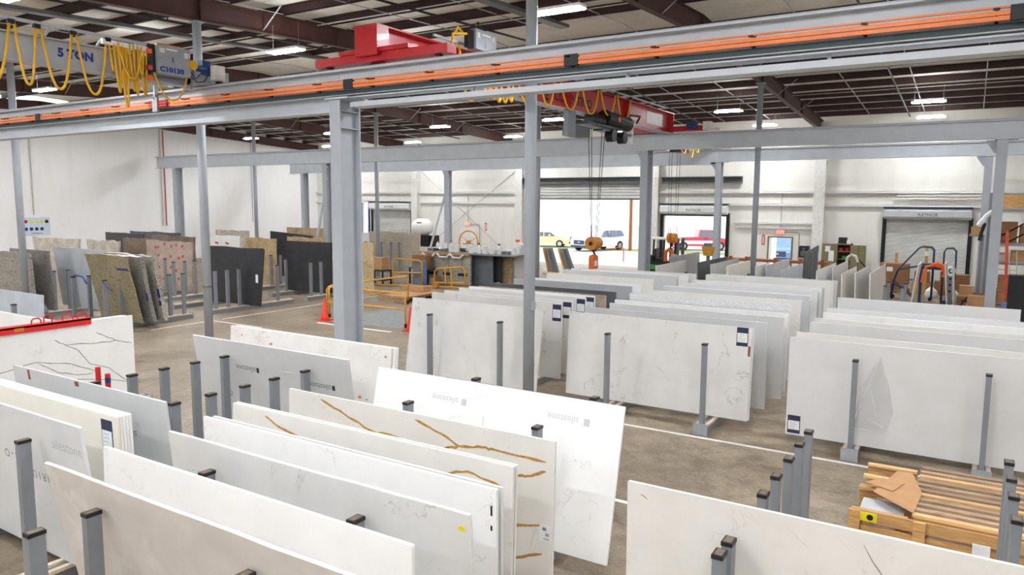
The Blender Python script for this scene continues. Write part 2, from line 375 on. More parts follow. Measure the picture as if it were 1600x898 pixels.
# floor paint: aisle lines as thin coats
def floor_line(x0, x1, y0, y1, label, group=None):
    tag(MB().box(x0, x1, y0, y1, 0, .004).build('floor_line', 'line_white'), label, 'floor line', group)
floor_line(-12.2, 4.5, 12.12, 12.2, 'long white painted line on the floor along the foot of the second slab row')
floor_line(-2.95, 4.5, 8.7, 8.78, 'white painted floor line running behind the front rack posts near the pallets')
floor_line(-7.2, -2.6, 8.86, 8.94, 'white painted floor line behind the front white slabs', None)
floor_line(-21.4, -21.33, 13.2, 15.3, 'white painted line beside the olive granite rack', None)
floor_line(-21.3, -18.9, 15.35, 15.42, 'white painted cross line on the floor before the black granite rack', None)
floor_line(-21.4, -21.33, 15.8, 23.5, 'white painted line along the rails of the black granite racks', None)
floor_line(-18.2, -15.0, 17.0, 17.12, 'white painted edge line in front of the railed floor pit', None)
tag(MB().box(-18.35, -15.2, 17.6, 20.8, 0, .006).build('floor_plate', 'pit_grey'), 'grey steel dock plate set in the floor inside the yellow railing', 'floor plate')

# ---------------------------------------------------------------- outside
struct(MB().box(-90, 40, YB+.3, 57.6, -.2, -.01).build('ground_yard', 'asphalt'))
struct(MB().box(-90, 40, 57.6, 60.4, -.2, .02).build('ground_verge', 'grass'))
struct(MB().box(-90, 40, 60.4, 120, -.2, -.01).build('ground_road', 'asphalt'))

# ---------------------------------------------------------------- columns
for X, Y, lab in ((-7.2, 12.2, 'round grey pipe column behind the white slab beside the lifted red crane'), (-17.1, 12.2, 'round grey pipe column between the granite racks and the grey printed slab'),
               (-26.8, 12.2, 'round grey pipe column in front of the pale speckled granite slabs'), (-7.2, 29.4, 'slim grey pipe column by the wooden table and far upright slabs'),
               (-16.95, 29.4, 'slim grey pipe column at the left side of the open truck door'), (-26.7, 29.4, 'slim grey pipe column beside the rust-streaked granite slab'), (-36.3, 29.4, 'slim grey pipe column rising behind the brown granite slabs')):
    t = thing('pipe_column', lab, 'column', (X, Y, 0))
    h = roof_z(Y)-.56; r = .11
    MB().cyl((X, Y, .02), (X, Y, h-.02), r, n=20).build('shaft', 'pipe_grey', t, True)
    MB().box(X-.16, X+.16, Y-.16, Y+.16, 0, .02).build('base_plate', 'pipe_grey', t)
    MB().box(X-.16, X+.16, Y-.14, Y+.14, h-.02, h).build('head_plate', 'pipe_grey', t)
    if Y < 20 and X > -10: MB().box(X+.1, X+.16, Y-.1, Y-.02, 1.95, 2.1).build('junction_box', 'panel_grey', t)
    if Y < 20 and -20 < X < -10: MB().cyl((X, Y, 1.7), (X, Y, 1.76), r+.006, n=20).build('band', 'pipe_sleeve', t)

# crane runway: wide-flange columns and beams
def wf_column(X, Y, top, label, depth=.6, bf=.3, knee=None):
    t = thing('crane_column', label, 'column', (X, Y, 0))
    MB().box(X-bf/2, X+bf/2, Y-depth/2, Y-depth/2+.025, .03, top-.03).box(X-bf/2, X+bf/2, Y+depth/2-.025, Y+depth/2, .03, top-.03).box(X-.01, X+.01, Y-depth/2+.025, Y+depth/2-.025, .03, top-.03).build('shaft', 'steel_grey', t)
    MB().box(X-.3, X+.3, Y-depth/2-.08, Y+depth/2+.08, 0, .03).build('base_plate', 'steel_grey', t)
    MB().box(X-.22, X+.42, Y-depth/2-.06, Y+depth/2, top-.03, top).build('cap_plate', 'steel_light', t)
    MB().prism([(0, 0), (.3, 0), (.3, -.05), (.05, -.42), (0, -.42)], (X-.15, Y-.008, top-.03), (-1, 0, 0), (0, 0, 1), (0, 1, 0), .016).build('bracket', 'steel_grey', t)
    for dz in (.25, .6): MB().box(X+.012, X+bf/2-.01, Y-depth/2+.026, Y+depth/2-.026, top-dz-.014, top-dz).build('stiffener', 'steel_grey', t)
    if knee:
        MB().bar((X, Y, top-knee[1]), (X+knee[0], Y, .3), .1, .1).build('knee_brace', 'steel_light', t)
    return t
wf_column(-11.4, 11.6, 6.12, 'big grey steel crane column standing behind the gold-spotted white slab')
wf_column(-11.4, 28.6, 6.12, 'grey steel crane column at the right edge of the open truck door')
wf_column(-11.2, 38.0, 6.12, 'grey steel crane column standing before the middle roll-up door', .42)
wf_column(-29.5, 28.6, 6.0, 'grey crane column with a slanted brace beside the black granite', .42, knee=(-1.3, .75))
wf_column(-28.5, 38.0, 5.98, 'grey crane column with a slanted brace over the workbench', .42, knee=(-1.7, .85))
wf_column(-42.6, 28.6, 6.0, 'grey crane column close to the blank white wall carrying the long runway', .5)
wf_column(-41.5, 38.0, 6.0, 'grey crane column in the far white corner', .5)
wf_column(.63, 28.6, 6.12, 'grey crane column beside the pallet shelving and orange ladder', .36)
wf_column(.4, 38.0, 6.12, 'narrow grey crane column at the jamb of the closed roll-up door', .3)
def runway(Y, xl, xs, xr, label, left_bottom, strip=False):
    t = thing('runway_beam', label, 'crane beam', ((xl+xr)/2, Y, 6))
    top = 6.70
    MB().ibeam_h((xl, Y, top), (xs, Y, top), top-left_bottom, .34, .028, .016).build('deep_section', 'steel_light', t)
    MB().ibeam_h((xs+.012, Y, top), (xr, Y, top), top-6.12, .34, .028, .016).build('shallow_section', 'steel_light', t)
    MB().box(xl, xs, Y-.05, Y+.05, top, top+.05).box(xs+.012, xr, Y-.05, Y+.05, top, top+.05).build('crane_rail', 'steel_grey', t)
    return t
b1 = runway(11.6, -45.2, -11.55, 13.8, 'near grey crane runway beam carrying orange conductor bars', 5.85)
runway(28.6, -44.7, -11.55, 13.8, 'second grey crane runway beam under the red bridge end', 6.0)
runway(38.0, -43.0, -11.35, 13.8, 'far grey crane runway beam in front of the loading doors', 5.98)
MB().box(-11.1, 13.8, 11.44, 11.78, 5.93, 6.03).build('lower_tie_plate', 'steel_light', b1)
for X in (-8.1, -5.0, -1.9, 1.2, 4.3, 7.4, 10.5, 13.6): MB().box(X-.02, X+.02, 11.56, 11.64, 6.03, 6.12).build('tie_spacer', 'steel_grey', b1)
MB().box(-45, 13.6, 11.53, 11.55, 6.2, 6.3).build('dark_strip', 'dark_teal', b1)  # plain dark strip below the conductor bars
for k, (z, hb_) in enumerate(((6.475, .013), (6.405, .027), (6.34, .027))):
    MB().box(-45, 13.6, 11.40, 11.435, z-hb_, z+hb_).build('conductor_bar', 'orange_bar', b1)
for X in [-44+1.52*i for i in range(38)]:
    MB().box(X-.02, X+.02, 11.435, 11.59, 6.31, 6.49).box(X-.045, X+.03, 11.385, 11.40, 6.44, 6.47).build('bar_hanger', 'black_plastic', b1)
for X in (-36.1, -23.6, -11.1, -5.95, .35, 6.6):
    MB().box(X-.13, X+.13, 11.385, 11.45, 6.30, 6.49).build('splice_cover', 'black_plastic', b1)
MB().box(-45, 13.6, 11.36, 11.60, 6.165, 6.18).build('bar_shelf', 'steel_grey', b1)

# ---------------------------------------------------------------- ceiling lights
def fixture():
    t = thing('ceiling_light', '', 'ceiling light', (0, 0, 0), 'linear high bay lights')
    MB().box(-.6, .6, -.16, .16, .03, .09).build('housing', 'white_paint', t)
    MB().box(-.58, .58, -.145, .145, 0, .03).build('diffuser', 'lamp_glow', t); MB().box(-.5, .5, -.12, .12, .09, .1).build('added_uplight', 'added_deck_glow', t)  # glowing top strip added to brighten the roof deck
    for sx in (-.5, .5): MB().tube([(sx, 0, .09), (sx, 0, .75)], .004, 4).build('hanger_wire', 'galv', t)
    return t
fx = None
FL = [(-18.1, 8.4, .35), (-16.1, 14.2, .0), (-7.75, 14.2, 0), (-29.6, 14.6, 0), (-23, 14.3, 0), (-37, 14.5, 0), (.4, 14.3, 0), (8.2, 14.3, 0),
      (-24.9, 32.5, 0), (-9.45, 33.1, 0), (-1.8, 33.8, 0), (-40.5, 32.6, 0), (-17.8, 32.4, 0), (-33, 32.5, 0), (6.2, 33, 0),
      (-24.9, 40.0, .05), (-9.6, 40.4, .05), (-2.0, 40.2, .05), (-17.5, 40.0, .05), (-33, 40.0, 0), (-41, 40.0, 0),
      (-40, 22.6, 0), (-32, 22, 0), (-24, 20.2, 0), (-16.5, 20.2, 0), (-1.3, 20.2, 0), (6.5, 20.2, 0),  # unseen row added for light, kept hidden behind the near beam
      (-10, 6, 0), (-2, 6, 0), (6, 6, 0), (-26, 6, 0), (-34, 6, 0), (-42, 6, 0), (-18, -1.5, 0), (-10, -2, 0), (-2, -2, 0), (6, -2, 0), (-26, -2, 0), (-34, -2, 0), (-42, 14.5, 0), (11.5, 20.2, 0), (-14, 2, 0), (-6, 2, 0), (2, 2, 0), (-22, 2, 0), (-6, -6, 0)]  # last ones here are unseen lamps added to brighten the front slabs
NEAR = {0: 'above the festoon cables of the grey crane', 1: 'between the grey crane and the red end truck', 2: 'beside the near round column above the red crane panel', 3: 'behind the hanging cable loops of the grey crane', 8: 'under the rafter behind the big crane column', 9: 'beyond the far end of the red crane bridge', 10: 'over the bare purlins above the rolling stair', 11: 'near the slim column by the blank white wall', 12: 'behind the black hoist of the red crane', 15: 'low behind the runway beam beside the near column', 16: 'low behind the runway beam beside the slim column', 17: 'low behind the runway beam above the closed door'}
for i, (X, Y, dz) in enumerate(FL):
    lab = 'bright linear high bay light hanging '+NEAR.get(i, 'below the brown roof purlins')
    if fx is None:
        fx = fixture(); fx['label'] = lab; fx.location = (X, Y, 8.0+dz); o = fx
    else: o = copy_tree(fx, (X, Y, 8.0+dz), 0, lab)
    OFF[o.name] = Vector((X, Y, 8.0+dz))

# sprinkler pipes with upright heads
for X, lab in ((-19.5, 'black sprinkler pipe crossing under the roof above the grey crane'), (-13.1, 'black sprinkler pipe crossing under the roof above the red crane'), (-30.5, 'black sprinkler pipe under the roof over the granite racks'), (-3.0, 'black sprinkler pipe under the roof at the truck side')):
    t = thing('sprinkler_pipe', lab, 'pipe', (X, 20, 8.6))
    pts = [(X, y, roof_z(y)-.12) for y in (2, 22, 42)]
    MB().tube(pts, .035, 8).build('main_pipe', 'black_metal', t)
    for y in [4+3*i for i in range(13)]:
        MB().cyl((X, y, roof_z(y)-.1), (X, y, roof_z(y)+.02), .02, n=6).cyl((X, y, roof_z(y)+.02), (X, y, roof_z(y)+.03), .045, n=8).build('sprinkler_head', 'black_metal', t)
# conduits along X under the purlins (light grey)
for Y, zz in ((16.2, -.05), (19.1, -.03), (30.8, -.03), (35.0, -.05)):
    MB().tube([(-44, Y, roof_z(Y)+zz), (13, Y, roof_z(Y)+zz)], .018, 6).build('conduit', 'conduit', ceil)

# pipes and sign on the left wall
for Y, z0, m, lab in ((21.4, 3.1, 'conduit', 'thin grey conduit dropping to the safety sign on the white wall'), (29.3, 2.3, 'conduit', 'pale vertical conduit on the white wall by the runway end'), (29.55, 2.3, 'crane_red', 'dark red vertical pipe on the white wall by the runway end'), (36.5, 2.4, 'conduit', 'thin vertical conduit on the white wall behind the slim column')):
    tag(MB().cyl((-45.42, Y, z0), (-45.42, Y, roof_z(Y)-.6), .035, n=8).build('wall_pipe', m), lab, 'pipe')
t = thing('safety_sign', 'white safety sign board with rows of round and triangular symbols on the white wall', 'sign', (-45.45, 21.5, 1.95))
MB().box(-45.49, -45.45, 20.75, 22.25, 1.95, 2.95).build('board', 'sign_pale', t)
for r_, z in enumerate((2.72, 2.3)):
    for k in range(5 if r_ == 0 else 4):
        yy = 20.95+.28*k; m = 'tape_blue' if r_ else ('crane_red' if k == 0 else 'black_text' if k == 4 else 'yellow_sign')
        if not r_ and 0 < k < 4: mb = MB().prism([(-.11, -.09), (.11, -.09), (0, .11)], (-45.449, yy, z), (0, 1, 0), (0, 0, 1), (1, 0, 0), .004)
        else: mb = MB().lathe((-45.449, yy, z), [(.1, 0), (.1, .004)], 14, 'x')
        mb.build('symbol', m, t)
MB().box(-45.449, -45.446, 21.2, 21.8, 2.03, 2.07).build('text_bar', 'dark_text', t)
# ================================================================ cranes
def loop(a, b, zt, zb, X, dx=.0, n=13, wob=0.0):
    """a hanging cable loop between Y=a and Y=b"""
    P = []
    for i in range(n):
        s = i/(n-1); k = (2*s-1)
        P.append((X+dx*math.sin(math.pi*s)+wob*math.sin(5*s), a+(b-a)*(.5+.5*(k if abs(k) > .98 else k*(.82+.18*abs(k)))), zt-(zt-zb)*(1-abs(k)**2.6)))
    return P
# --- grey five-ton bridge crane
g = thing('bridge_crane', 'grey bridge crane lettered in blue with yellow festoon cable loops', 'crane', (-16, 3, 6.6))
gb = MB().ibeam_h((-16, -6, 7.2), (-16, 11.15, 7.2), .56, .26, .024, .014).build('girder', 'steel_grey', g)
MB().box(-16.13, -15.87, 11.1, 11.16, 6.6, 7.22).build('girder_end_plate', 'steel_grey', g)
text_part('lettering', '5 TON', 'blue_text', g, (-15.988, 8.18, 6.885), (0, 1, 0), (0, 0, 1), .235, .006, width=.72, bold=.012)
MB().box(-17.3, -15.3, 11.47, 11.73, 6.80, 7.0).build('end_truck', 'steel_grey', g)
for X in (-17.1, -15.5): MB().cyl((X, 11.54, 6.86), (X, 11.66, 6.86), .1, n=14).build('wheel', 'black_metal', g)
MB().box(-16.3, -15.7, 11.1, 11.5, 6.72, 7.0).build('girder_seat', 'steel_grey', g)
m_ = MB().cyl((-15.85, 11.35, 7.08), (-15.4, 11.35, 7.0), .12, n=14).cyl((-15.4, 11.35, 7.0), (-15.28, 11.35, 6.97), .1, n=14).build('drive_motor', 'blue_motor', g, False)
MB().box(-15.78, -15.6, 11.25, 11.45, 7.14, 7.26).build('motor_terminal_box', 'blue_motor', m_)
MB().box(-15.28, -15.1, 11.22, 11.48, 6.78, 7.1).cyl((-15.2, 11.2, 6.93), (-15.2, 11.22, 6.93), .04, n=10).build('gearbox', 'off_white', g)
MB().tube([(-15.6, 10.9, 6.85), (-15.55, 11.05, 6.72), (-15.5, 11.2, 6.75), (-15.45, 11.3, 6.95)], .014).tube([(-15.6, 10.88, 7.0), (-15.6, 11.05, 6.8), (-15.6, 11.2, 6.95)], .012).build('motor_cable', 'black_plastic', g)
px = MB().box(-15.86, -15.585, 10.1, 10.92, 6.8, 7.43).build('control_panel', 'panel_grey', g)
text_part('lettering', 'C10130', 'blue_text', px, (-15.585, 10.15, 6.855), (0, 1, 0), (0, 0, 1), .15, .004, width=.6, bold=.008)
text_part('lettering', '1', 'blue_text', px, (-15.585, 10.44, 7.08), (0, 1, 0), (0, 0, 1), .15, .004, bold=.006)
for y0, y1, z0, z1 in ((10.16, 10.28, 7.26, 7.36), (10.77, 10.86, 7.22, 7.34), (10.88, 10.91, 7.24, 7.34)): MB().box(-15.586, -15.58, y0, y1, z0, z1).build('sticker', 'off_white', px)
MB().box(-15.586, -15.58, 10.32, 10.6, 7.335, 7.365).build('warning_strip', 'label_white', px)
MB().box(-15.84, -15.6, 10.12, 10.7, 7.43, 7.46).build('panel_top_tray', 'orange_hook', px)
MB().box(-15.86, -15.66, 9.94, 10.1, 6.8, 7.42).build('relay_rack', 'black_metal', g)
for z, mm in ((7.2, 'orange_strap'), (6.85, 'crane_red'), (6.62, 'orange_strap')): MB().box(-15.7, -15.62, 9.9, 10.0, z, z+.1).build('warning_beacon', mm, g)
MB().cyl((-15.6, 10.98, 7.1), (-15.56, 10.98, 7.1), .11, n=14).build('cable_coil', 'yellow_cable', g)
MB().bar((-15.72, 1.5, 7.4), (-15.72, 10.1, 7.4), .05, .06).build('festoon_track', 'steel_grey', g)
for y in (2.4, 4.9, 6.9, 7.95, 9.0, 9.9): MB().bar((-16.0, y, 7.24), (-15.72, y, 7.38), .05, .03).build('track_arm', 'steel_light', g)
hang = [(3.6, 4.6), (4.6, 5.6), (5.6, 6.45), (6.45, 7.22), (7.26, 7.68), (7.73, 8.36), (8.41, 9.07)]
for a, b in hang:
    MB().tube(loop(a+.02, b-.02, 7.34, 6.2+random.uniform(-.03, .03), -15.72, .03), .027, 6).build('festoon_cable', 'yellow_cable', g, True)
    MB().box(-15.76, -15.68, b-.06, b+.06, 7.30, 7.38).build('cable_trolley', 'black_metal', g)
for i in range(9):
    a = 9.1+.085*i; b = a+.12+.09*random.random(); zb = random.choice((6.72, 6.5, 6.35, 6.15, 6.28, 6.1))
    MB().tube(loop(a, b, 7.34, zb, -15.70+.03*random.uniform(-1, 1), .06*random.uniform(-1, 1), 13, .02), .025, 6).build('festoon_cable', 'yellow_cable', g, True)
MB().tube(loop(9.22, 9.75, 7.3, 6.58, -15.6, .05), .02, 6).build('festoon_cable', 'yellow_cable', g, True)
MB().tube(loop(9.3, 9.42, 6.75, 5.98, -15.6, .02), .026, 6).build('festoon_cable', 'yellow_cable', g, True)
MB().tube(loop(10.0, 10.82, 6.8, 6.24, -15.58, .02), .02, 6).build('panel_feed_cable', 'yellow_cable', g, True)
MB().box(-15.76, -15.68, 8.95, 10.05, 7.24, 7.34).build('trolley_stack', 'white_paint', g)
mb = MB()
for k, z in enumerate((6.46, 6.40, 6.34)): mb.box(-17.95, -17.2, 11.33, 11.38, z-.022, z+.022)
mb.build('collector_shoe', 'crane_red', g)
MB().box(-17.75, -17.55, 11.3, 11.36, 6.2, 6.55).box(-17.68, -17.62, 11.3, 11.4, 6.5, 6.85).build('collector_arm', 'galv', g)

# --- red bridge crane between the first and second runway
r = thing('bridge_crane', 'red bridge crane with black company lettering and a black hoist trolley', 'crane', (-10.55, 20, 6.7))
RX = -10.55
MB().ibeam_h((RX, 11.7, 7.53), (RX, 28.75, 7.53), .78, .42, .03, .02).build('girder', 'crane_red', r)
for y in (11.72, 15.5, 19.9, 24.3, 28.68): MB().box(RX-.2, RX+.2, y-.01, y+.01, 6.78, 7.5).build('stiffener', 'crane_red', r)
MB().box(RX-.21, RX+.21, 11.6, 28.8, 6.735, 6.749).build('lit_flange_plate', 'steel_light', r)  # pale plate paints the lit underside of the red flange
text_part('emblem', 'E', 'black_text', r, (RX+.012, 18.45, 6.9), (0, 1, 0), (0, 0, 1), .46, .004, width=.36, bold=.02)
text_part('lettering', 'COSENTINO', 'black_text', r, (RX+.012, 19.15, 6.95), (0, 1, 0), (0, 0, 1), .4, .004, width=2.5, bold=.008)
MB().box(RX+.011, RX+.016, 26.3, 27.9, 6.95, 7.4).build('white_panel', 'white_paint', r)
MB().box(-12.1, -8.6, 11.46, 11.74, 6.80, 6.97).build('end_truck', 'crane_red', r)
MB().box(-11.35, -9.5, 11.4, 11.8, 6.97, 7.05).box(-10.85, -10.25, 11.35, 11.7, 6.9, 7.5).build('girder_seat', 'crane_red', r)
for X in (-11.8, -8.9): MB().cyl((X, 11.54, 6.85), (X, 11.66, 6.85), .09, n=12).build('wheel', 'black_metal', r)
MB().box(-12.3, -8.95, 28.46, 28.74, 6.80, 7.0).build('end_truck', 'crane_red', r)
MB().cyl((-9.7, 28.4, 7.02), (-9.3, 28.4, 6.95), .13, n=12).build('drive_motor', 'blue_motor', r)
MB().box(-9.05, -8.75, 28.3, 28.6, 6.8, 7.12).build('gearbox', 'off_white', r)
MB().cyl((-8.75, 28.45, 6.86), (-8.45, 28.45, 6.82), .05, n=8).build('bumper', 'off_white', r)
pb = MB().box(-10.2, -9.95, 14.35, 15.2, 7.5, 7.95).build('control_panel', 'panel_grey', r)
for y0, y1 in ((14.42, 14.52), (15.05, 15.12)): MB().box(-9.951, -9.945, y0, y1, 7.76, 7.88).build('sticker', 'off_white', pb)
MB().box(-9.951, -9.945, 14.6, 14.95, 7.84, 7.87).build('warning_strip', 'label_white', pb)
text_part('lettering', '5', 'blue_text', pb, (-9.95, 14.7, 7.56), (0, 1, 0), (0, 0, 1), .14, .004)
MB().box(-10.1, -10.0, 14.1, 14.33, 7.5, 7.9).build('relay_rack', 'black_metal', r)
MB().tube([(-10.05, 13.55, 7.3), (-10.05, 13.6, 7.7), (-10.0, 13.9, 7.75), (-10.05, 14.2, 7.8)], .03).tube([(-10.05, 13.65, 7.7), (-10.02, 13.75, 7.86), (-10.05, 13.95, 7.8)], .03).build('cable_bunch', 'yellow_cable', r, True)
MB().bar((-10.28, 13.2, 7.62), (-10.28, 27.5, 7.62), .05, .05).build('festoon_track', 'steel_grey', r)
for a, b, zb in ((14.1, 14.95, 6.36), (15.1, 15.4, 6.5), (15.35, 15.7, 6.52), (15.6, 15.95, 6.48), (15.8, 16.3, 6.5), (16.2, 16.5, 6.55), (16.55, 17.75, 6.6), (17.8, 18.72, 6.66), (19.0, 20.2, 6.7), (20.36, 21.55, 6.72), (21.66, 22.85, 6.8), (22.95, 24.1, 6.69)):
    MB().tube(loop(a, b, 7.57, zb, -10.25, .02), .03, 6).build('festoon_cable', 'yellow_cable', r, True)
    MB().box(-10.3, -10.2, b-.05, b+.05, 7.5, 7.6).build('cable_trolley', 'black_metal', r)
# hoist under the girder
h = MB().box(RX-.25, RX+.28, 20.9, 23.6, 6.42, 6.5).box(RX-.05, RX+.3, 21.9, 24.3, 6.3, 6.36).build('hoist_frame', 'black_metal', r)
MB().cyl((RX+.15, 21.2, 6.62), (RX+.15, 22.1, 6.62), .19, n=14).build('hoist_drum', 'black_metal', h)
MB().cyl((RX+.2, 22.2, 6.75), (RX+.2, 24.1, 6.68), .24, n=16).build('hoist_motor', 'black_metal', h)
MB().lathe((RX+.45, 22.85, 6.72), [(.09, 0), (.09, .01)], 8, 'x').build('badge', 'orange_strap', h)
MB().box(RX+.1, RX+.25, 19.6, 20.1, 5.95, 6.72).build('hoist_panel', 'mid_grey', h)
MB().box(RX-.2, RX+.2, 20.1, 21.2, 6.02, 6.3).build('hoist_box', 'dark_grey', h)
for y in (22.7, 23.6): MB().cyl((RX+.1, y, 6.19), (RX+.35, y, 6.19), .2, n=14).build('sheave', 'black_metal', h)
MB().tube([(RX+.2, 23.9, 6.9), (RX+.25, 24.6, 6.85), (RX+.25, 24.3, 6.3)], .04).box(RX+.12, RX+.3, 24.2, 24.4, 6.05, 6.5).build('hoist_bracket', 'off_white', h)
MB().tube([(RX+.25, 24.0, 7.0), (RX+.25, 25.1, 7.05), (RX+.25, 24.8, 6.8)], .04).build('limit_arm', 'maroon', h)
mb = MB()
for y0, y1 in ((21.75, 22.1), (22.0, 22.15), (22.8, 22.45), (23.02, 22.55)): mb.tube([(RX-.14, y0, 6.4), (RX-.14, y1, 2.88)], .012, 5)
mb.build('hoist_rope', 'black_metal', r)
hk = thing('hook_block', 'orange pulley hook block hanging on steel ropes before the truck door', 'hook', (RX, 22.3, 2.2))
MB().cyl((RX-.14, 22.08, 2.66), (RX-.14, 22.36, 2.66), .22, n=18).build('pulley_cover', 'orange_hook', hk, False)
MB().cyl((RX-.14, 22.4, 2.66), (RX-.14, 22.62, 2.66), .2, n=18).build('pulley_cover', 'orange_hook', hk, False)
MB().cyl((RX-.14, 22.06, 2.66), (RX-.14, 22.64, 2.66), .07, n=10).build('pulley_axle', 'black_metal', hk)
MB().tube([(RX-.14, 22.32, 2.5), (RX-.14, 22.32, 2.36), (RX-.14, 22.42, 2.28), (RX-.14, 22.34, 2.2), (RX-.14, 22.24, 2.26)], .035, 7).build('hook', 'black_metal', hk)
lf = thing('slab_lifter', 'orange slab lifter hanging from the pulley hook over the slab tops', 'lifting clamp', (RX, 22.3, 1.72))
MB().tube([(RX-.14, 22.32, 2.24), (RX-.14, 22.22, 2.2), (RX-.14, 22.22, 2.12), (RX-.14, 22.32, 2.08), (RX-.14, 22.42, 2.12), (RX-.14, 22.42, 2.2)], .025, 6, True).build('shackle', 'galv', lf)
MB().prism([(-.2, 0), (.2, 0), (.2, .42), (.13, .5), (-.13, .5), (-.2, .42)], (RX-.22, 22.32, 1.76), (0, 1, 0), (0, 0, 1), (1, 0, 0), .16).build('body', 'orange_lifter', lf)
MB().box(RX-.06, RX-.05, 22.22, 22.42, 1.9, 2.08).build('decal', 'label_white', lf); MB().box(RX-.24, RX-.04, 22.14, 22.5, 1.72, 1.76).build('jaw', 'black_metal', lf)

# --- third crane, low between the second and third runway: only its underside shows
q = thing('bridge_crane', 'low grey bridge crane hidden behind the second runway beam with yellow cable ends', 'crane', (-11.6, 33, 6.7))
MB().ibeam_h((-11.6, 28.95, 7.1), (-11.6, 37.7, 7.1), .4, .3, .02, .012).build('girder', 'steel_grey', q)
for y in (28.9, 37.74): MB().box(-12.6, -10.6, y-.12, y+.12, 6.76, 6.95).build('end_truck', 'steel_grey', q)
MB().box(-11.9, -11.3, 32.6, 33.5, 6.3, 6.68).build('hoist', 'black_metal', q)
MB().tube(loop(31.5, 32.6, 6.75, 6.2, -11.1, .05), .03).tube(loop(32.4, 33.2, 6.75, 6.05, -11.0, .05), .03).tube(loop(33.2, 34, 6.75, 6.3, -11.0, .05), .03).build('festoon_cable', 'yellow_cable', q, True)
mb = MB()
for dx in (-.2, -.1, .1, .2): mb.tube([(-11.8+dx*1.3, 33, 6.4), (-11.8+dx, 33, 2.65)], .01, 5)
mb.build('hoist_rope', 'black_metal', q)
hk = thing('hook_block', 'orange pulley hook block hanging in front of the forklift', 'hook', (-11.8, 33, 1.9))
MB().cyl((-12.0, 33, 2.4), (-11.85, 33, 2.4), .24, n=16).cyl((-11.78, 33, 2.4), (-11.6, 33, 2.4), .22, n=16).build('pulley_cover', 'orange_hook', hk)
MB().tube([(-11.8, 33, 2.2), (-11.8, 33, 2.02), (-11.7, 33, 1.95), (-11.8, 33, 1.88), (-11.9, 33, 1.95)], .035, 7).build('hook', 'black_metal', hk)
lf = thing('slab_lifter', 'orange and grey slab clamp hanging before the forklift mast', 'lifting clamp', (-11.9, 33, 1.2))
MB().tube([(-12.1, 33, 1.3), (-12.1, 33, 1.75), (-11.95, 33, 1.86), (-11.8, 33, 1.8), (-11.75, 33, 1.5)], .09, 8).build('arm', 'orange_lifter', lf)
MB().box(-11.8, -11.6, 32.9, 33.1, 1.2, 1.65).build('jaw', 'galv', lf)
# ================================================================ slab racks
RAILS = []
def rack(X, ys, y0, y1, label, top=1.6, group=None, axis='y', wood=True):
    """floor rail with upright posts; axis is the direction the rail runs in"""
    M = (lambda x0, x1, a, b, z0, z1: (x0, x1, a, b, z0, z1)) if axis == 'y' else (lambda x0, x1, a, b, z0, z1: (a, b, x0, x1, z0, z1))
    RAILS.append((X-.09, X+.09, y0, y1) if axis == 'y' else (y0, y1, X-.09, X+.09))
    t = thing('slab_rack', label, 'rack', (X, (y0+y1)/2, 0) if axis == 'y' else ((y0+y1)/2, X, 0), group)
    MB().box(*M(X-.09, X+.09, y0, y1, 0, .14)).build('rail', 'post_grey', t)
    for y in (y0, y1): MB().box(*M(X-.125, X+.125, y-.012, y+.012, 0, .2)).build('end_plate', 'panel_grey', t)
    if wood:
        for s in (-1, 1): MB().box(*M(X+s*.085-.03, X+s*.085+.03, y0+.02, y1-.02, .14, .178)).build('wood_strip', 'strip_wood', t)
    for y in ys:
        p = MB().box(*M(X-.036, X+.036, y-.058, y+.058, .14, top-.03)).build('post', 'post_grey', t)
        MB().box(*M(X-.041, X+.041, y-.063, y+.063, top-.03, top)).build('post_cap', 'black_plastic', p)
        MB().box(*M(X-.028, X+.028, y-.05, y+.05, top, top+.002)).build('cap_dust', 'cap_dust', p)
    return t
A = 'front row slab racks'
rack(-9.74, (4.53, 5.19, 5.71, 6.19, 6.69, 7.2), 2.6, 8.55, 'slab rack with six posts, holding the far ends of the printed grey slabs', group=A)
rack(-7.95, (3.5, 4.49, 5.16, 5.66, 6.17, 6.65, 7.2), 2.6, 8.55, 'slab rack with seven posts, holding the printed grey slabs beside the cream stack', group=A)
rack(-5.65, (2.52, 2.93, 3.95, 6.72, 8.16), 1.2, 8.55, 'slab rack under the gold-veined slabs at their end near the cream stack', group=A)
rack(-3.85, (2.93, 3.95, 6.72, 8.15), 1.2, 8.55, 'slab rack under the gold-veined slabs at their bar-coded end', group=A)
rack(-1.34, (4.9, 5.13, 6.16, 6.64, 7.17, 7.68, 8.17), 4.2, 8.55, 'steel slab rack with five bare posts in a row beside the pallets', group=A)
rack(.44, (5.13, 6.7, 7.25, 7.72, 8.21), 4.2, 8.55, 'steel slab rack whose posts stand right in front of the wooden pallets', group=A)
B = 'second row slab racks'
Y1 = 12.3
for X, ys, ye, lab in ((-9.8, (12.4, 13.3, 14.7, 16.2, 17.4, 19.3, 20.7), 23.2, 'slab rack rail under the tall veined slab that faces the yellow railing'), (-8.0, (12.4, 13.3, 14.7, 16.2, 17.4, 19.3, 20.7), 23.2, 'slab rack rail under the row of labelled slab ends'),
                       (-5.62, (12.4, 13.5, 14.3, 17.0, 18.1, 20.2, 21.6), 23.4, 'slab rack with a post before the unlabelled end of the marbled white slab'), (-3.79, (12.4, 13.5, 14.3, 17.0, 18.1, 20.2, 21.6), 23.4, 'slab rack with a post before the labelled end of the marbled white slab'),
                       (-1.41, (12.4, 13.0, 14.1, 15.6, 17.4), 20.2, 'slab rack rail with a post beside the torn plastic film'), (.34, (12.4, 13.0, 14.1, 15.6, 17.4), 20.2, 'slab rack rail with a post before the plain white slab behind the pallets')):
    rack(X, ys, Y1, ye, lab, group=B)
C = 'granite racks'
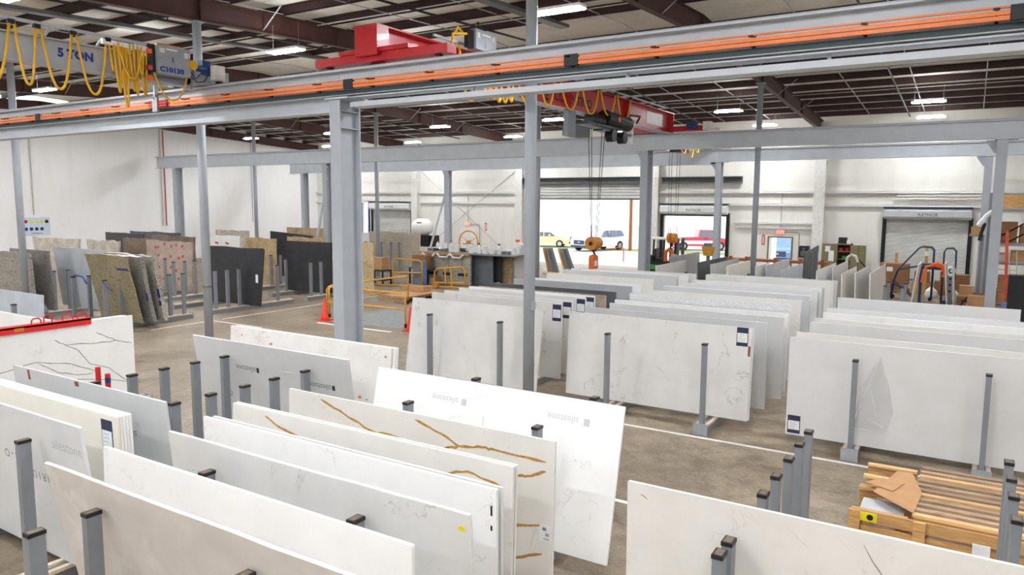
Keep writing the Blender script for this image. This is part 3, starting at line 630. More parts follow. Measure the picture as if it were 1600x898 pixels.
for X, ys, y0, y1, lab in ((-22.45, (12.45, 12.95, 14.6, 15.1), 11.9, 15.35, 'granite rack rail holding the olive granite with blue tape'), (-24.25, (12.45, 12.95), 11.9, 15.35, 'granite rack rail behind the olive granite, hung with a blue cord'),
                            (-22.6, (16.45, 16.95, 17.45, 19.2), 16.2, 19.9, 'granite rack rail with three posts before the matte black granite'), (-24.8, (19.2,), 16.2, 19.9, 'granite rack rail at the hidden end of the matte black granite'),
                            (-22.6, (20.9, 21.45, 22.05), 20.6, 23.6, 'granite rack rail with posts before the glossy black granite'), (-24.7, (21.45,), 20.6, 23.6, 'granite rack rail at the far end of the glossy black granite'),
                            (-26.75, (13.1, 13.6), 11.9, 15.2, 'granite rack rail behind the blue-grey slab near the round column'), (-26.9, (17.0, 17.7, 18.2, 18.65), 16.5, 19.4, 'granite rack rail with posts in front of the slab marked in red'),
                            (-28.7, (18.5,), 16.5, 19.4, 'granite rack rail under the far end of the slab marked in red'), (-26.9, (22.5, 23.05), 20.4, 23.6, 'granite rack rail with two posts before the brown travertine slab')):
    rack(X, ys, y0, y1, lab, 1.55, group=C)
rack(6.6, (-18.5, -15.5), -21.2, -13.7, 'slab rack rail under the white slabs behind the red-clamped slab', 1.5, axis='x'); rack(-13.62, (), 3.9, 8.3, 'low rail under the slab with the red clamp bar', 1.5)
rack(8.2, (-18.6,), -21.6, -17.7, 'slab rack rail under the pale blue slab', 1.6, axis='x')

# ================================================================ slabs
def slab(label, TL, L, mat, d=(1, 0, 0), lean=0.0, zb=.185, t=.03, group=None, rough=0.0, shape=None, name='stone_sheet', labels=(), veins=(), texts=(), cat='stone slab', tapes=(), extra=None):
    """TL top corner of the visible face; d length direction; lean = shift of the top along the back normal per metre of height"""
    d = Vector(d).normalized(); n = Vector((0, 0, 1)).cross(d)            # n points away from the viewer's side
    TL = Vector(TL); k = math.sqrt(1+lean*lean)
    up = (Vector((0, 0, 1))+n*lean)/k; H = (TL.z-zb)*k; nb = up.cross(d)
    O = TL-up*H
    a_, b_ = O, O+d*L
    if zb > .1 and not any(r_[1] > min(a_.x, b_.x) and r_[0] < max(a_.x, b_.x) and r_[3] > min(a_.y, b_.y) and r_[2] < max(a_.y, b_.y) for r_ in RAILS):
        zb = .004; H = (TL.z-zb)*k; O = TL-up*H
    rnd = random.Random(len(label)*31+int(TL.x*100))
    if shape is None:
        if rough:
            pts = [(0, 0), (L, 0)]; m = 10
            pts += [(L+rnd.uniform(-rough, 0), H*j/4) for j in (1, 2, 3)]
            pts += [(L*(1-j/m), H+(rnd.uniform(-rough, 0) if 0 < j < m else -rough/2)) for j in range(m+1)]
            pts += [(rnd.uniform(0, rough), H*j/4) for j in (3, 2, 1)]
        else:
            c = .006; pts = [(0, 0), (L, 0), (L, H-c), (L-c, H), (c, H), (0, H-c)]
    else: pts = [(a*L, b*H) for a, b in shape]
    mb = MB().prism(pts, O, d, up, nb, t)
    if not (labels or veins or texts or tapes or extra):
        return tag(mb.build(name, mat), label, cat, group)
    root = thing(name, label, cat, O+d*(L/2), group)
    mb.build('panel', mat, root)
    f = -nb
    P = lambda u, v, e=.0: O+d*u+up*v+f*e
    def rect(u0, u1, v0, v1, e0, e1): return MB().prism([(u0, v0), (u1, v0), (u1, v1), (u0, v1)], O+f*e0, d, up, f, e1-e0)
    for u, v, w, h in labels:
        s = rect(u, u+w, v, v+h, 0, .003).build('label_sticker', 'label_navy', root); s['label'] = 'white and navy stock label'
        rect(u+.012, u+w-.012, v+h*.2, v+h*.7, .003, .005).build('label_paper', 'label_white', s)
        mb = MB()
        for q in range(4):
            vv = v+h*(.26+.11*q); mb.prism([(u+w*.18, vv), (u+w*(.5+.3*rnd.random()), vv), (u+w*(.5+.3*rnd.random()), vv+.012), (u+w*.18, vv+.012)], O+f*.005, d, up, f, .0006)
        mb.build('label_print', 'grey_text', s)['kind'] = 'stuff'
    for (vm, w, pl) in veins:
        L_, R_ = [], []
        for i, (u, v) in enumerate(pl):
            a = pl[max(i-1, 0)]; b = pl[min(i+1, len(pl)-1)]; q = Vector((b[0]-a[0], b[1]-a[1])).normalized(); ww = w*(.35 if i in (0, len(pl)-1) else rnd.uniform(.7, 1.2))
            L_.append((u-q.y*ww/2, v+q.x*ww/2)); R_.append((u+q.y*ww/2, v-q.x*ww/2))
        MB().prism(L_+R_[::-1], O+f*.0002, d, up, f, .0012).build('vein', vm, root)
    for (tx, u, v, s, flip, tm) in texts:
        if flip: text_part('print', tx, tm, root, P(u, v), -d, -up, s, .002)
        else: text_part('print', tx, tm, root, P(u, v), d, up, s, .002)
    for (tm, u0, u1, v0, v1) in tapes: rect(u0, u1, v0, v1, .0, .004).build('tape', tm, root)
    if extra: extra(root, P, d, up, f, L, H)
    return root
def wig(pts, n=4, amp=.02, seed=1):
    """wandering polyline through pts"""
    r = random.Random(seed); out = []
    for (a, b) in zip(pts, pts[1:]):
        for i in range(n):
            s = i/n; out.append((a[0]+(b[0]-a[0])*s, a[1]+(b[1]-a[1])*s+(r.uniform(-amp, amp) if i else 0)))
    return out+[pts[-1]]
ZT = 1.82; zo = .185
# --- front group, gold and white slabs
slab('beige-grey unpolished slab back with a chipped top edge leaning on two posts', (-6.44, 2.98, ZT), 3.5, 'quartz_beige_back', lean=-.2, rough=.012)
slab('bright white slab with faint veins standing between the chipped beige slab and the dotted-vein slab', (-6.43, 3.47, ZT), 3.53, 'quartz_white', lean=.02)
slab('white slab with dotted grey veins and a yellow corner sticker', (-6.36, 4.05, ZT), 3.5, 'quartz_veined', lean=-.1, rough=.01, tapes=(('yellow_sign', 3.4, 3.45, 1.5, 1.54),))
slab('clean white slab standing in front of the gold-veined slabs', (-6.5, 4.53, ZT), 3.55, 'quartz_white', lean=-.01, tapes=(('black_text', 3.5, 3.515, 1.3, 1.34), ('black_text', 3.5, 3.515, 1.42, 1.5)))
slab('second clean white slab standing close behind another white slab', (-6.45, 4.6, ZT-.005), 3.5, 'quartz_plain', lean=-.01)
F5v = [[(-6.16, 1.76), (-5.95, 1.68), (-5.42, 1.58)], [(-4.3, 1.58), (-4.16, 1.61), (-3.87, 1.61), (-3.56, 1.69), (-3.21, 1.63)], [(-3.5, .75), (-3.14, .8)], [(-5.2, .9), (-4.3, 1.1), (-3.6, .95)]]
slab('white slab with sparse gold veins and a bar-code sticker edge, lower of the gold pair', (-6.68, 5.02, ZT), 3.58, 'quartz_warm', lean=.03, veins=[('gold_vein', .022, wig([(x+6.68, z-zo) for x, z in v], 5, .007, i)) for i, v in enumerate(F5v)], tapes=(('label_white', 3.46, 3.56, .34, .5), ('dark_text', 3.5, 3.54, .36, .42)))
slab('plain-faced slab standing close behind the lower gold-veined slab', (-6.68, 5.065, ZT), 3.58, 'quartz_warm', lean=.03)
F6v = [[(-6.14, 1.77), (-5.78, 1.66), (-5.4, 1.54), (-5.1, 1.49)], [(-4.77, 1.76), (-4.44, 1.67), (-4.2, 1.58), (-3.92, 1.62), (-3.74, 1.62), (-3.21, 1.61)], [(-5.33, 1.52), (-5.13, 1.54), (-4.78, 1.50), (-4.44, 1.51), (-4.2, 1.58)], [(-3.56, 1.41), (-3.4, 1.44), (-3.21, 1.52)], [(-3.9, .9), (-3.59, .92), (-3.24, 1.0)], [(-4.1, .45), (-3.58, .59), (-3.23, .72)], [(-5.6, .6), (-4.9, .9), (-4.3, .8)]]
slab('large white slab with bold gold veins and a bar-code sticker, upper of the gold pair', (-6.66, 5.78, ZT), 3.54, 'quartz_warm', lean=.024, veins=[('gold_vein', .026, wig([(x+6.66, z-zo) for x, z in v], 5, .008, i+9)) for i, v in enumerate(F6v)], tapes=(('label_white', 3.4, 3.52, .66, .82), ('dark_text', 3.44, 3.5, .68, .7), ('dark_text', 3.46, 3.5, .72, .75), ('dark_text', 3.43, 3.47, .77, .8)))
slab('bright white slab with faint upside-down print leaning back behind the gold-veined slabs', (-6.57, 7.22, ZT), 3.52, 'quartz_white', lean=.24, texts=(('silestone', 1.35, 1.46, .115, True, 'grey_text'), ('silestone', 3.0, 1.48, .115, True, 'grey_text'), ('silestone', 2.6, .7, .115, True, 'grey_text')),
     tapes=(('grey_text', 1.4, 1.47, 1.38, 1.46), ('grey_text', 3.06, 3.13, 1.40, 1.48), ('grey_text', 2.66, 2.73, .62, .7), ('quartz_grey', 1.74, 1.75, .1, 1.3)))
slab('wide white slab with thin grey cracks standing alone in front of the pallets', (-2.18, 5.25, ZT), 3.55, 'quartz_warm', lean=-.02, veins=[('dark_vein', .008, wig([(1.7, 1.55), (2.0, 1.1), (2.4, .6)], 5, .02, 3)), ('dark_vein', .007, wig([(.6, .9), (1.6, 1.0), (2.9, 1.3)], 6, .02, 4)), ('gold_vein', .01, [(.11, 1.55), (.14, 1.54), (.17, 1.52)])])
# --- slabs of the neighbouring bay
slab('pale slab with faint printed lettering standing beside the tall front post', (-10.7, 3.64, ZT), 3.55, 'quartz_pale', lean=-.117, texts=(('silestone', 2.95, 1.33, .16, False, 'grey_text'), ('silestone', 3.0, .55, .16, False, 'grey_text'), ('S I R I U S', 2.85, .98, .13, True, 'dark_text'), ('G - O', 2.2, 1.12, .14, True, 'dark_text')))
ORD0 = ('', 'first', 'second', 'third', 'fourth')
for k in range(5):
    slab('front cream slab with a navy stock label in the tight cream stack' if k == 0 else ORD0[k]+' slab behind the labelled front slab of the tight cream stack', (-10.75, 4.03+.04*k, ZT-.004*k), 3.55-.012*k, 'quartz_cream' if k < 2 else 'quartz_white', lean=-.02, group=None if k == 0 else 'tight cream slab stack', labels=((3.27, 1.2, .2, .38),) if k == 0 else ())
slab('light grey slab back with brown stains on its top edge behind the cream stack', (-10.65, 4.63, ZT), 3.34, 'quartz_grey', lean=-.09, tapes=(('rust', .38, .43, 1.5, 1.63), ('rust', 1.52, 1.6, 1.57, 1.63)), texts=(('silestone', 2.72, 1.2, .13, True, 'dark_text'),))
slab('grey slab back with printed words leaning on two posts beside the gold-spotted slab', (-10.65, 7.29, ZT), 3.45, 'quartz_grey', lean=-.15, texts=(('silestone', 1.45, 1.28, .13, True, 'dark_text'), ('silestone', 3.05, 1.22, .13, True, 'dark_text'), ('DAO', .5, .72, .13, False, 'dark_text'), ('OA', 1.9, .5, .13, False, 'dark_text')), tapes=(('black_text', 1.47, 1.52, 1.2, 1.28), ('black_text', 3.07, 3.12, 1.15, 1.22), ('grey_text', .15, .45, 1.22, 1.225), ('grey_text', 2.0, 2.35, 1.3, 1.305)))
def spots(root, P, d, up, f, L, H):
    r = random.Random(5); 
    for u, v, s in ((1.05, 1.42, .05), (1.5, 1.2, .03), (1.9, 1.3, .035), (3.6, 1.5, .04), (2.6, .95, .03), (2.75, .9, .045), (2.95, .86, .04), (3.1, .82, .05), (3.25, .8, .03), (.3, 1.5, .03)):
        pts = [(u+s*r.uniform(.5, 1)*math.cos(a), v+s*.6*r.uniform(.5, 1)*math.sin(a)) for a in [k*math.pi/4 for k in range(8)]]
        MB().prism(pts, P(0, 0)-P(0, 0)+P(0, 0, .0002), d, up, f, .001).build('mineral_spot', 'gold_vein', root)
slab('white slab sprinkled with gold mineral spots standing before the big crane column', (-10.95, 8.25, ZT), 3.7, 'quartz_spotted', lean=.08, extra=spots)
for k in (1, 2): slab('white slab stacked directly behind the gold-spotted slab', (-10.9, 8.25+.04*k, ZT-.003), 3.7, 'quartz_white', lean=.08, group='stack behind gold-spotted slab')
# --- dark-veined slab with the red clamp bar, turned across the others
G4 = [[(5.67-1.2, 1.2), (5.67, 1.32), (6.21, 1.4), (6.79, 1.27), (7.31, 1.01)], [(6.26, 1.37), (6.56, 1.16), (6.89, 1.05), (7.17, 1.03)], [(6.53, 1.74), (6.7, 1.63), (6.91, 1.51), (7.12, 1.21), (7.46, 1.07), (7.7, .84), (7.85, .73)], [(6.55, .98), (6.88, .97), (7.45, .86), (7.85, .73)], [(7.25, 1.77), (7.61, 1.57), (7.92, 1.47)], [(6.7, 1.63), (7.26, 1.57), (7.67, 1.56)], [(7.3, .45), (7.6, .5), (7.9, .55)]]
slab('white slab with long grey veins held by the red clamp bar', (-13.46, 4.4, ZT), 3.56, 'quartz_white', d=(0, 1, 0), lean=.0, veins=[('dark_vein', .014, wig([(y-4.4, z-zo) for y, z in v], 5, .008, i+20)) for i, v in enumerate(G4)])
for k in (1, 2): slab('white slab stacked behind the grey-veined clamped slab', (-13.46-.045*k, 4.4, ZT+.004*k), 3.5-.04*k, 'quartz_white', d=(0, 1, 0), group='stack behind clamped slab')
cl = thing('clamp_bar', 'red slab clamp bar with hoop handles on the grey-veined slab', 'lifting clamp', (-13.47, 5.8, ZT))
MB().box(-13.455, -13.43, 4.4, 7.17, ZT-.06, ZT+.05).box(-13.60, -13.43, 4.4, 7.17, ZT+.02, ZT+.06).build('bar', 'red_paint', cl)
for y, w, hh in ((4.9, .1, .1), (5.6, .1, .1), (6.28, .08, .09), (6.47, .07, .13), (6.8, .09, .1), (7.05, .08, .1)):
    MB().tube([(-13.5, y-w, ZT+.055), (-13.5, y-w*.9, ZT+.05+hh*.8), (-13.5, y-w*.5, ZT+.06+hh), (-13.5, y+w*.5, ZT+.06+hh), (-13.5, y+w*.9, ZT+.05+hh*.8), (-13.5, y+w, ZT+.055)], .014, 6).build('handle', 'red_paint', cl)
MB().box(-13.43, -13.426, 5.9, 6.05, ZT-.03, ZT+.03).build('rating_plate', 'orange_hook', cl)
rb = thing('marker_post', 'red post with a blue band standing behind the stained grey slab', 'post', (-10.28, 5.6, 0))
MB().cyl((-10.3, 5.55, 0), (-10.3, 5.55, 1.66), .035, n=10).build('rod', 'red_paint', rb); MB().cyl((-10.26, 5.66, 0), (-10.26, 5.66, 1.55), .036, n=10).build('rod', 'red_paint', rb); MB().cyl((-10.26, 5.66, 1.42), (-10.26, 5.66, 1.5), .038, n=10).build('band', 'tape_blue', rb)
# --- pale slabs at the left edge
slab('pale blue-grey slab standing apart near the round column', (-21.5, 8.5, ZT), 3.6, 'quartz_blue', lean=.05)
for k in range(3): slab('white slab standing behind the red clamp bar', (-17.6, 6.75+.12*k, ZT-.03*k), 3.55, 'quartz_white' if k != 1 else 'quartz_blue', lean=.04, group='white slabs behind the clamp')

# --- second row, bay of the labelled slab ends
slab('tall white veined slab leaning back behind two posts, facing the yellow railing', (-10.72, 12.95, ZT+.02), 3.42, 'quartz_veined', lean=.17, labels=((3.25, .35, .08, .2),))
for Y, x1, m, lab in ((13.94, -7.4, 'quartz_veined', 'first of four slabs with navy labels on their ends, nearest the tall veined slab'), (14.42, -7.4, 'quartz_warm', 'second of four slabs with navy labels on their ends'), (15.05, -7.38, 'quartz_plain', 'third of four slabs with navy labels on their ends'), (15.48, -7.36, 'quartz_white', 'fourth of four slabs with navy labels on their ends, next to the dark slab')):
    slab(lab, (-10.95, Y, ZT+.02), x1+10.95, m, lean=.03, labels=((x1+10.95-.23, 1.26, .21, .36),))
slab('brownish-pink slab edge between the labelled ends and the dark slab', (-10.9, 15.85, ZT), 3.65, 'granite_pink', lean=.03)
slab('dark grey slab in the second row of white slabs', (-11.0, 16.66, ZT), 3.64, 'quartz_dark', lean=.02, t=.05)
slab('mid grey slab right behind the dark grey slab', (-11.15, 18.0, ZT), 3.66, 'quartz_midgrey', lean=.02)
p = 'far white slabs under the orange lifter'
ORD = ('first', 'second', 'third', 'fourth', 'fifth', 'sixth', 'seventh', 'eighth', 'ninth', 'tenth', 'eleventh', 'twelfth', 'thirteenth')
for i_, (Y, m, x0, x1) in enumerate(((18.5, 'quartz_white', -10.8, -7.45), (20.05, 'quartz_warm', -11.2, -7.7), (21.3, 'quartz_grey', -11.3, -7.45), (21.45, 'quartz_warm', -11.3, -7.4), (21.9, 'quartz_white', -11.3, -7.3), (22.15, 'quartz_plain', -11.2, -7.25), (22.4, 'quartz_warm', -11.2, -7.2))):
    slab(ORD[i_]+' light slab behind the mid grey slab, toward the hanging orange lifter', (x0, Y, ZT), x1-x0, m, lean=.02, group=p, tapes=(('yellow_sign', x1-x0-.09, x1-x0-.05, 1.5, 1.56),) if Y == 20.05 else ())
# --- second row, bay with the labelled white slab
slab('white marbled slab with a navy label at its top corner behind two posts', (-6.76, 13.05, ZT+.01), 3.6, 'quartz_veined', lean=.07, labels=((3.34, 1.32, .2, .33),), tapes=(('rust', 3.55, 3.59, 1.15, 1.33),))
slab('white slab standing directly behind the labelled marbled slab', (-6.74, 13.11, ZT), 3.6, 'quartz_white', lean=.07)
slab('light grey slab with a bright top edge behind the labelled marbled slab', (-6.78, 13.82, ZT+.01), 3.7, 'quartz_grey', lean=-.04)
bay = 'light slabs of the middle bay'
for i_, (Y, m, x0, x1, ln) in enumerate(((14.76, 'quartz_plain', -6.66, -2.98, -.03), (15.35, 'quartz_white', -6.8, -3.02, 0), (17.5, 'quartz_warm', -6.84, -3.18, 0), (17.6, 'quartz_plain', -6.84, -3.16, 0), (18.6, 'quartz_grey', -6.88, -3.2, 0), (18.75, 'quartz_white', -6.88, -3.19, 0), (19.55, 'quartz_plain', -6.75, -3.18, 0), (19.7, 'quartz_grey', -6.75, -3.15, 0), (20.6, 'quartz_white', -6.75, -3.25, 0), (20.75, 'quartz_plain', -6.75, -3.2, 0), (22.4, 'quartz_warm', -6.9, -3.3, 0), (22.55, 'quartz_white', -6.9, -3.25, 0), (22.9, 'quartz_grey', -6.9, -3.2, 0))):
    slab(ORD[i_]+' plain light slab behind the light grey slab with a bright top edge', (x0, Y, ZT), x1-x0, m, lean=ln, group=bay, rough=.008)
ws = slab('white slab wrapped along its top in crinkled clear film', (-6.92, 16.5, ZT), 3.72, 'quartz_plain', extra=lambda root, P, d, up, f, L, H: MB().prism([(i*L/16, H-.1-random.random()*.05) for i in range(17)]+[(L-i*L/16, H+.012+random.random()*.02) for i in range(17)], P(0, 0, .003), d, up, f, .003).build('film_wrap', 'plastic_wrap', root))
# --- second row, bay behind the pallets
def film(root, P, d, up, f, L, H):
    r = random.Random(3); U = [1.36, 1.14, 1.06, .98, 1.2, 1.5, 1.58, 1.5, 1.44]; V = [1.51, 1.0, .6, .25, .28, .24, .6, 1.0, 1.2]
    MB().prism(list(zip(U, V)), P(0, 0, .002), d, up, f, .002).build('plastic_film', 'film', root)
    for a, b in (((1.36, 1.5), (1.1, .6)), ((1.14, .8), (1.0, .26)), ((1.0, .27), (1.5, .25)), ((1.36, 1.5), (1.5, .9)), ((1.25, .9), (1.35, .5)), ((1.2, .45), (1.45, .35))):
        MB().bar(P(a[0], a[1], .006), P(b[0], b[1], .006), .012, .008, f).build('film_fold', 'plastic_wrap', root)
slab('plain white slab with torn clear film and a navy label low at its corner', (-2.44, 12.62, ZT), 3.55, 'quartz_plain', lean=.01, labels=((.03, .03, .2, .3),), extra=film)
bay = 'light slabs behind the pallets'
for i_, (Y, m, x0, ln) in enumerate(((13.22, 'quartz_warm', -2.45, 0), (14.5, 'quartz_plain', -2.46, 0), (15.05, 'quartz_warm', -2.47, 0), (15.9, 'quartz_white', -2.46, 0), (16.6, 'quartz_plain', -2.49, 0), (16.75, 'quartz_grey', -2.49, 0), (18.75, 'quartz_plain', -2.6, 0))):
    slab(ORD[i_]+' light slab behind the film-covered slab by the pallets', (x0, Y, ZT), 3.58, m, lean=ln, group=bay, rough=.008)
# --- slabs standing crosswise toward the back wall
for i, (X, y0, y1, m, lab, t) in enumerate(((-9.2, 24.2, 27.3, 'quartz_warm', 'low warm white slab turned crosswise nearest the forklift', .03), (-10.3, 28.7, 32.4, 'quartz_midgrey', 'grey-topped slab turned crosswise behind the forklift side rack', .05), (-8.45, 26.5, 30.2, 'quartz_dark', 'dark slab edge turned crosswise beside the yellow bin', .04), (-7.8, 25.9, 29.6, 'quartz_grey', 'pale grey slab turned crosswise beside the dark crosswise slab', .03),
            (-7.1, 25.6, 28.6, 'quartz_cream', 'cream slab lying crosswise below the wooden table', .08), (-6.27, 26.0, 27.9, 'quartz_warm', 'short white slab turned crosswise before the wooden table', .03), (-6.07, 26.7, 30.5, 'quartz_grey', 'light grey slab turned crosswise before the bright exit door', .03), (-5.18, 24.9, 28.4, 'quartz_blue', 'blue-grey slab turned crosswise beside the ribbed grey panel', .03),
            (-4.2, 25.5, 29.4, 'quartz_white', 'white slab turned crosswise right of the ribbed grey panel', .03), (-3.97, 27.2, 30.8, 'quartz_plain', 'white slab turned crosswise in front of the olive cabinet', .03), (-3.35, 24.8, 28.2, 'quartz_cream', 'cream slab turned crosswise below the olive cabinet', .03), (-3.03, 25.3, 29.3, 'quartz_plain', 'white slab turned crosswise beside the closed door jamb', .03), (-2.62, 25.4, 30.2, 'quartz_warm', 'warm white slab turned crosswise before the cardboard boxes', .03))):
    slab(lab, (X, y0, 1.85), y1-y0, m, d=(0, 1, 0), lean=.04, t=t, zb=.16)
for X, y0 in ((-8.8, 24.6), (-6.7, 25.2), (-5.5, 25.0), (-4.6, 25.0), (-2.2, 25.2), (-1.7, 25.0)):
    rack(X, (y0+.3, y0+1.6), y0, y0+5, 'slab rack rail of the crosswise slabs near the back wall', 1.5, group='crosswise slab racks', wood=False)
for X, Y, ln, m, lab in ((-1.55, 30.5, -.12, 'quartz_warm', 'narrow slab remnant leaning edge-on before the blue rolling stair'), (-.75, 31.5, .09, 'quartz_plain', 'narrow slab remnant leaning edge-on beside the orange straps'), (-.5, 31.6, .06, 'quartz_grey', 'grey slab remnant leaning edge-on beside the round white coil')):
    slab(lab, (X, Y, 1.85), 1.6, m, d=(0, 1, 0), lean=ln, zb=.02, t=.05)

# ================================================================ granite bay
def marks(root, P, d, up, f, L, H):
    r = random.Random(8); mb = MB()
    for i in range(6):
        for j in range(4):
            u, v = .5+i*(L-.8)/6+r.uniform(-.12, .12), .45+j*.45+r.uniform(-.1, .1)
            MB().prism([(u, v), (u+.1, v-.03), (u+.18, v+.02), (u+.12, v+.05), (u+.2, v+.1), (u+.06, v+.09), (u+.02, v+.05)], P(0, 0, .001), d, up, f, .002).build('chalk_mark', 'red_mark', root)
ZG = 2.28
slab('pale speckled granite slab with a chipped edge near the round column', (-30.0, 12.45, 2.2), 3.1, 'granite_light', lean=-.06, rough=.05, t=.06)
slab('mauve-grey granite slab behind the pale speckled granite', (-29.4, 12.95, 2.24), 2.75, 'granite_grey', lean=-.05, t=.03)
slab('light blue-grey slab leaning behind the cord-hung rack posts', (-28.0, 13.75, ZG+.02), 3.4, 'quartz_blue', lean=-.1, t=.03)
slab('olive speckled granite slab with strips of blue tape', (-24.0, 12.72, ZG+.03), 2.3, 'granite_olive', lean=-.2, rough=.05, t=.05, tapes=(('tape_blue', 1.62, 2.25, 1.68, 1.75),))
slab('grey granite slab whose rough side edge has blue tape, behind the olive granite', (-24.2, 13.1, ZG), 2.6, 'granite_grey', lean=-.17, rough=.06, t=.12, tapes=(('tape_blue', 2.5, 2.58, .7, .95),))
slab('tan granite slab end with a rough orange rim beside the olive granite', (-24.3, 13.5, ZG+.02), 2.75, 'granite_light', lean=-.14, rough=.08, t=.14, tapes=(('tape_blue', 2.62, 2.74, .75, 1.05), ('tape_blue', 2.62, 2.74, .5, .66)))
slab('rough long slab of mottled beige marble near the white wall', (-38.4, 17.95, ZG), 6.4/1.55, 'marble_beige', rough=.12, t=.1); slab('mottled beige marble slab with a broken top beside the brown-grey slab', (-34.0, 18.15, ZG), 2.6, 'marble_beige', rough=.14, t=.08)
slab('plain brown-grey granite slab beside the slab marked in red', (-33.0, 19.25, ZG+.02), 2.4, 'granite_brown', rough=.05, t=.06)
slab('pinkish granite slab covered in red chalk marks', (-30.7, 18.95, ZG), 3.3, 'granite_pink', lean=.05, rough=.06, t=.05, extra=marks)
slab('dark granite slab edge behind the mottled marble', (-38.6, 21.6, ZG+.04), 3.4, 'granite_black', rough=.04, t=.06); slab('dark brown granite slab behind the red-marked slab', (-34.8, 21.8, ZG), 3.4, 'granite_brown', rough=.06, t=.08); slab('long charcoal slab with a grey top edge near the white wall', (-39.2, 23.3, ZG+.05), 4.4, 'quartz_dark', rough=.05, t=.1)
slab('white slab with a few red chalk marks beside the brown travertine', (-33.4, 23.6, ZG), 3.0, 'quartz_white', rough=.03, extra=lambda root, P, d, up, f, L, H: [MB().bar(P(u, 1.9, .003), P(u+.25, 1.85, .003), .09, .002, f).build('chalk_mark', 'red_mark', root) for u in (.3, 1.1, 1.9)])
slab('matte black granite slab with a slanted side behind three posts', (-24.55, 17.65, ZG+.02), 3.1, 'granite_black', lean=.0, t=.05, shape=((0, 0), (.91, 0), (1, .97), (.98, 1), (.6, .985), (.3, 1), (0, .99)), tapes=(('label_white', 2.62, 2.75, .85, 1.15),))
slab('glossy black granite slab behind the orange cone', (-24.95, 21.75, ZG+.02), 2.6, 'granite_black', lean=.02, t=.12)
slab('brown travertine slab with dark seams behind the black granite slabs', (-28.7, 22.6, ZG+.05), 2.1, 'granite_tan', rough=.06, t=.05); slab('tan banded travertine slab beside the brown travertine', (-26.7, 23.3, ZG+.12), 2.4, 'granite_tan', rough=.08, t=.05)
slab('pale tan slab far behind the travertine', (-38.4, 28.1, ZG), 3.0, 'marble_beige', rough=.06, t=.08); slab('dark slab tilted behind the tan travertine', (-32.0, 26.8, ZG+.1), 3.2, 'granite_black', rough=.02, t=.05, shape=((0, 0), (1, 0), (1, .93), (0, 1)))
slab('sand-coloured slab near the far white corner', (-38.5, 33.6, ZG), 3.6, 'granite_tan', rough=.04, t=.08); slab('white slab leaning in the far corner', (-33.6, 33.0, ZG-.15), 3.3, 'quartz_white', rough=.02)
slab('cream granite slab with rust-coloured streaks beside the big crane column', (-23.6, 23.2, ZG), 2.3, 'granite_rust', lean=.02, rough=.03, t=.05); slab('broad grey-beige granite slab behind a row of pale posts', (-29.9, 32.2, ZG), 3.8, 'granite_beige', rough=.05, t=.06)
rack(31.6, (-29.6, -29.1, -28.4, -27.7, -27.1), -30, -26.4, 'rack with pale posts before the broad grey-beige granite', 1.7, axis='x', wood=False)
dr = thing('steel_drum', 'dark open steel drum lying beside the olive granite rack', 'drum', (-24.9, 11.3, 0))
MB().tube([(-24.9, 10.9, .36), (-24.9, 11.8, .36)], .36, 20).build('shell', 'dark_grey', dr); MB().lathe((-24.9, 10.895, .36), [(.33, 0), (.33, .004)], 20, 'y').build('shaded_mouth_disc', 'black_metal', dr)  # black disc paints the shade inside the open drum
cd = thing('hanging_cord', 'blue cord looped over the posts in front of the olive granite', 'cord', (-23.3, 12.35, 1.2))
MB().tube([(-24.2, 12.38, 1.54), (-23.9, 12.36, 1.62), (-23.5, 12.36, 1.6), (-23.3, 12.36, 1.4)], .03, 6).tube([(-22.4, 12.36, 1.5), (-22.1, 12.36, 1.35), (-21.9, 12.36, 1.28)], .025, 6).build('strands', 'tape_blue', cd)
# ================================================================ doors of the back wall
def roll_door(n, x0, x1, zo, hood, text=True, closed=False):
    d = struct(thing('door_%d' % n, '', '', ((x0+x1)/2, YB-.2, 0))); del d['label']; del d['category']
    hh = MB().prism([(0, 0), (-.42, 0), (-.5, .12), (-.5, .42), (-.38, .56), (0, .56)], (x0-.08, YB-.01, zo+.02), (0, 1, 0), (0, 0, 1), (1, 0, 0), x1-x0+.16).build('hood', hood, d)
    MB().box(x0-.12, x1+.12, YB-.5, YB-.01, zo+.58, zo+.64).build('hood_bracket', 'black_metal', d)
    for x in (x0-.06, x1+.06): MB().box(x-.09, x+.09, YB-.16, YB-.01, 0, zo+.1).build('guide', 'black_metal', d)
    zb = 0.0 if closed else zo-.1
    pts = []; m = int((zo-zb)/.075)
    for i in range(m+1):
        z = zb+(zo+.05-zb)*i/max(m, 1); pts += [(-.08, z), (-.10, z+.03)]
    pts = pts+[(-.04, zo+.06), (-.04, zb)]
    MB().prism(pts, (x0, YB, 0), (0, 1, 0), (0, 0, 1), (1, 0, 0), x1-x0).build('curtain', 'shutter', d)
    MB().box(x0, x1, YB-.12, YB-.03, zb, zb+.08).build('bottom_bar', 'galv' if closed else 'black_metal', d)
    if text: text_part('lettering', 'RAYNOR', 'black_text', hh, ((x0+x1)/2-.4, YB-.51, zo+.18), (1, 0, 0), (0, 0, 1), .22, .004)
    return d
roll_door(1, -39.4, -35.6, 3.35, 'hood_white', True, True)
roll_door(2, -15.95, -12.1, 3.35, 'hood_white', True)
roll_door(3, -3.85, -.15, 3.25, 'hood_silver', True, True)
d = struct(thing('door_4', '', '', (-21, YB-.2, 0))); del d['label']; del d['category']
for x in (-24.8, -17.2): MB().box(x-.08, x+.08, YB-.2, YB-.01, 0, 5.1).build('guide', 'black_metal', d)
mb = [(-.06+(-.03 if i % 2 else 0), 4.24+.09*i) for i in range(11)]
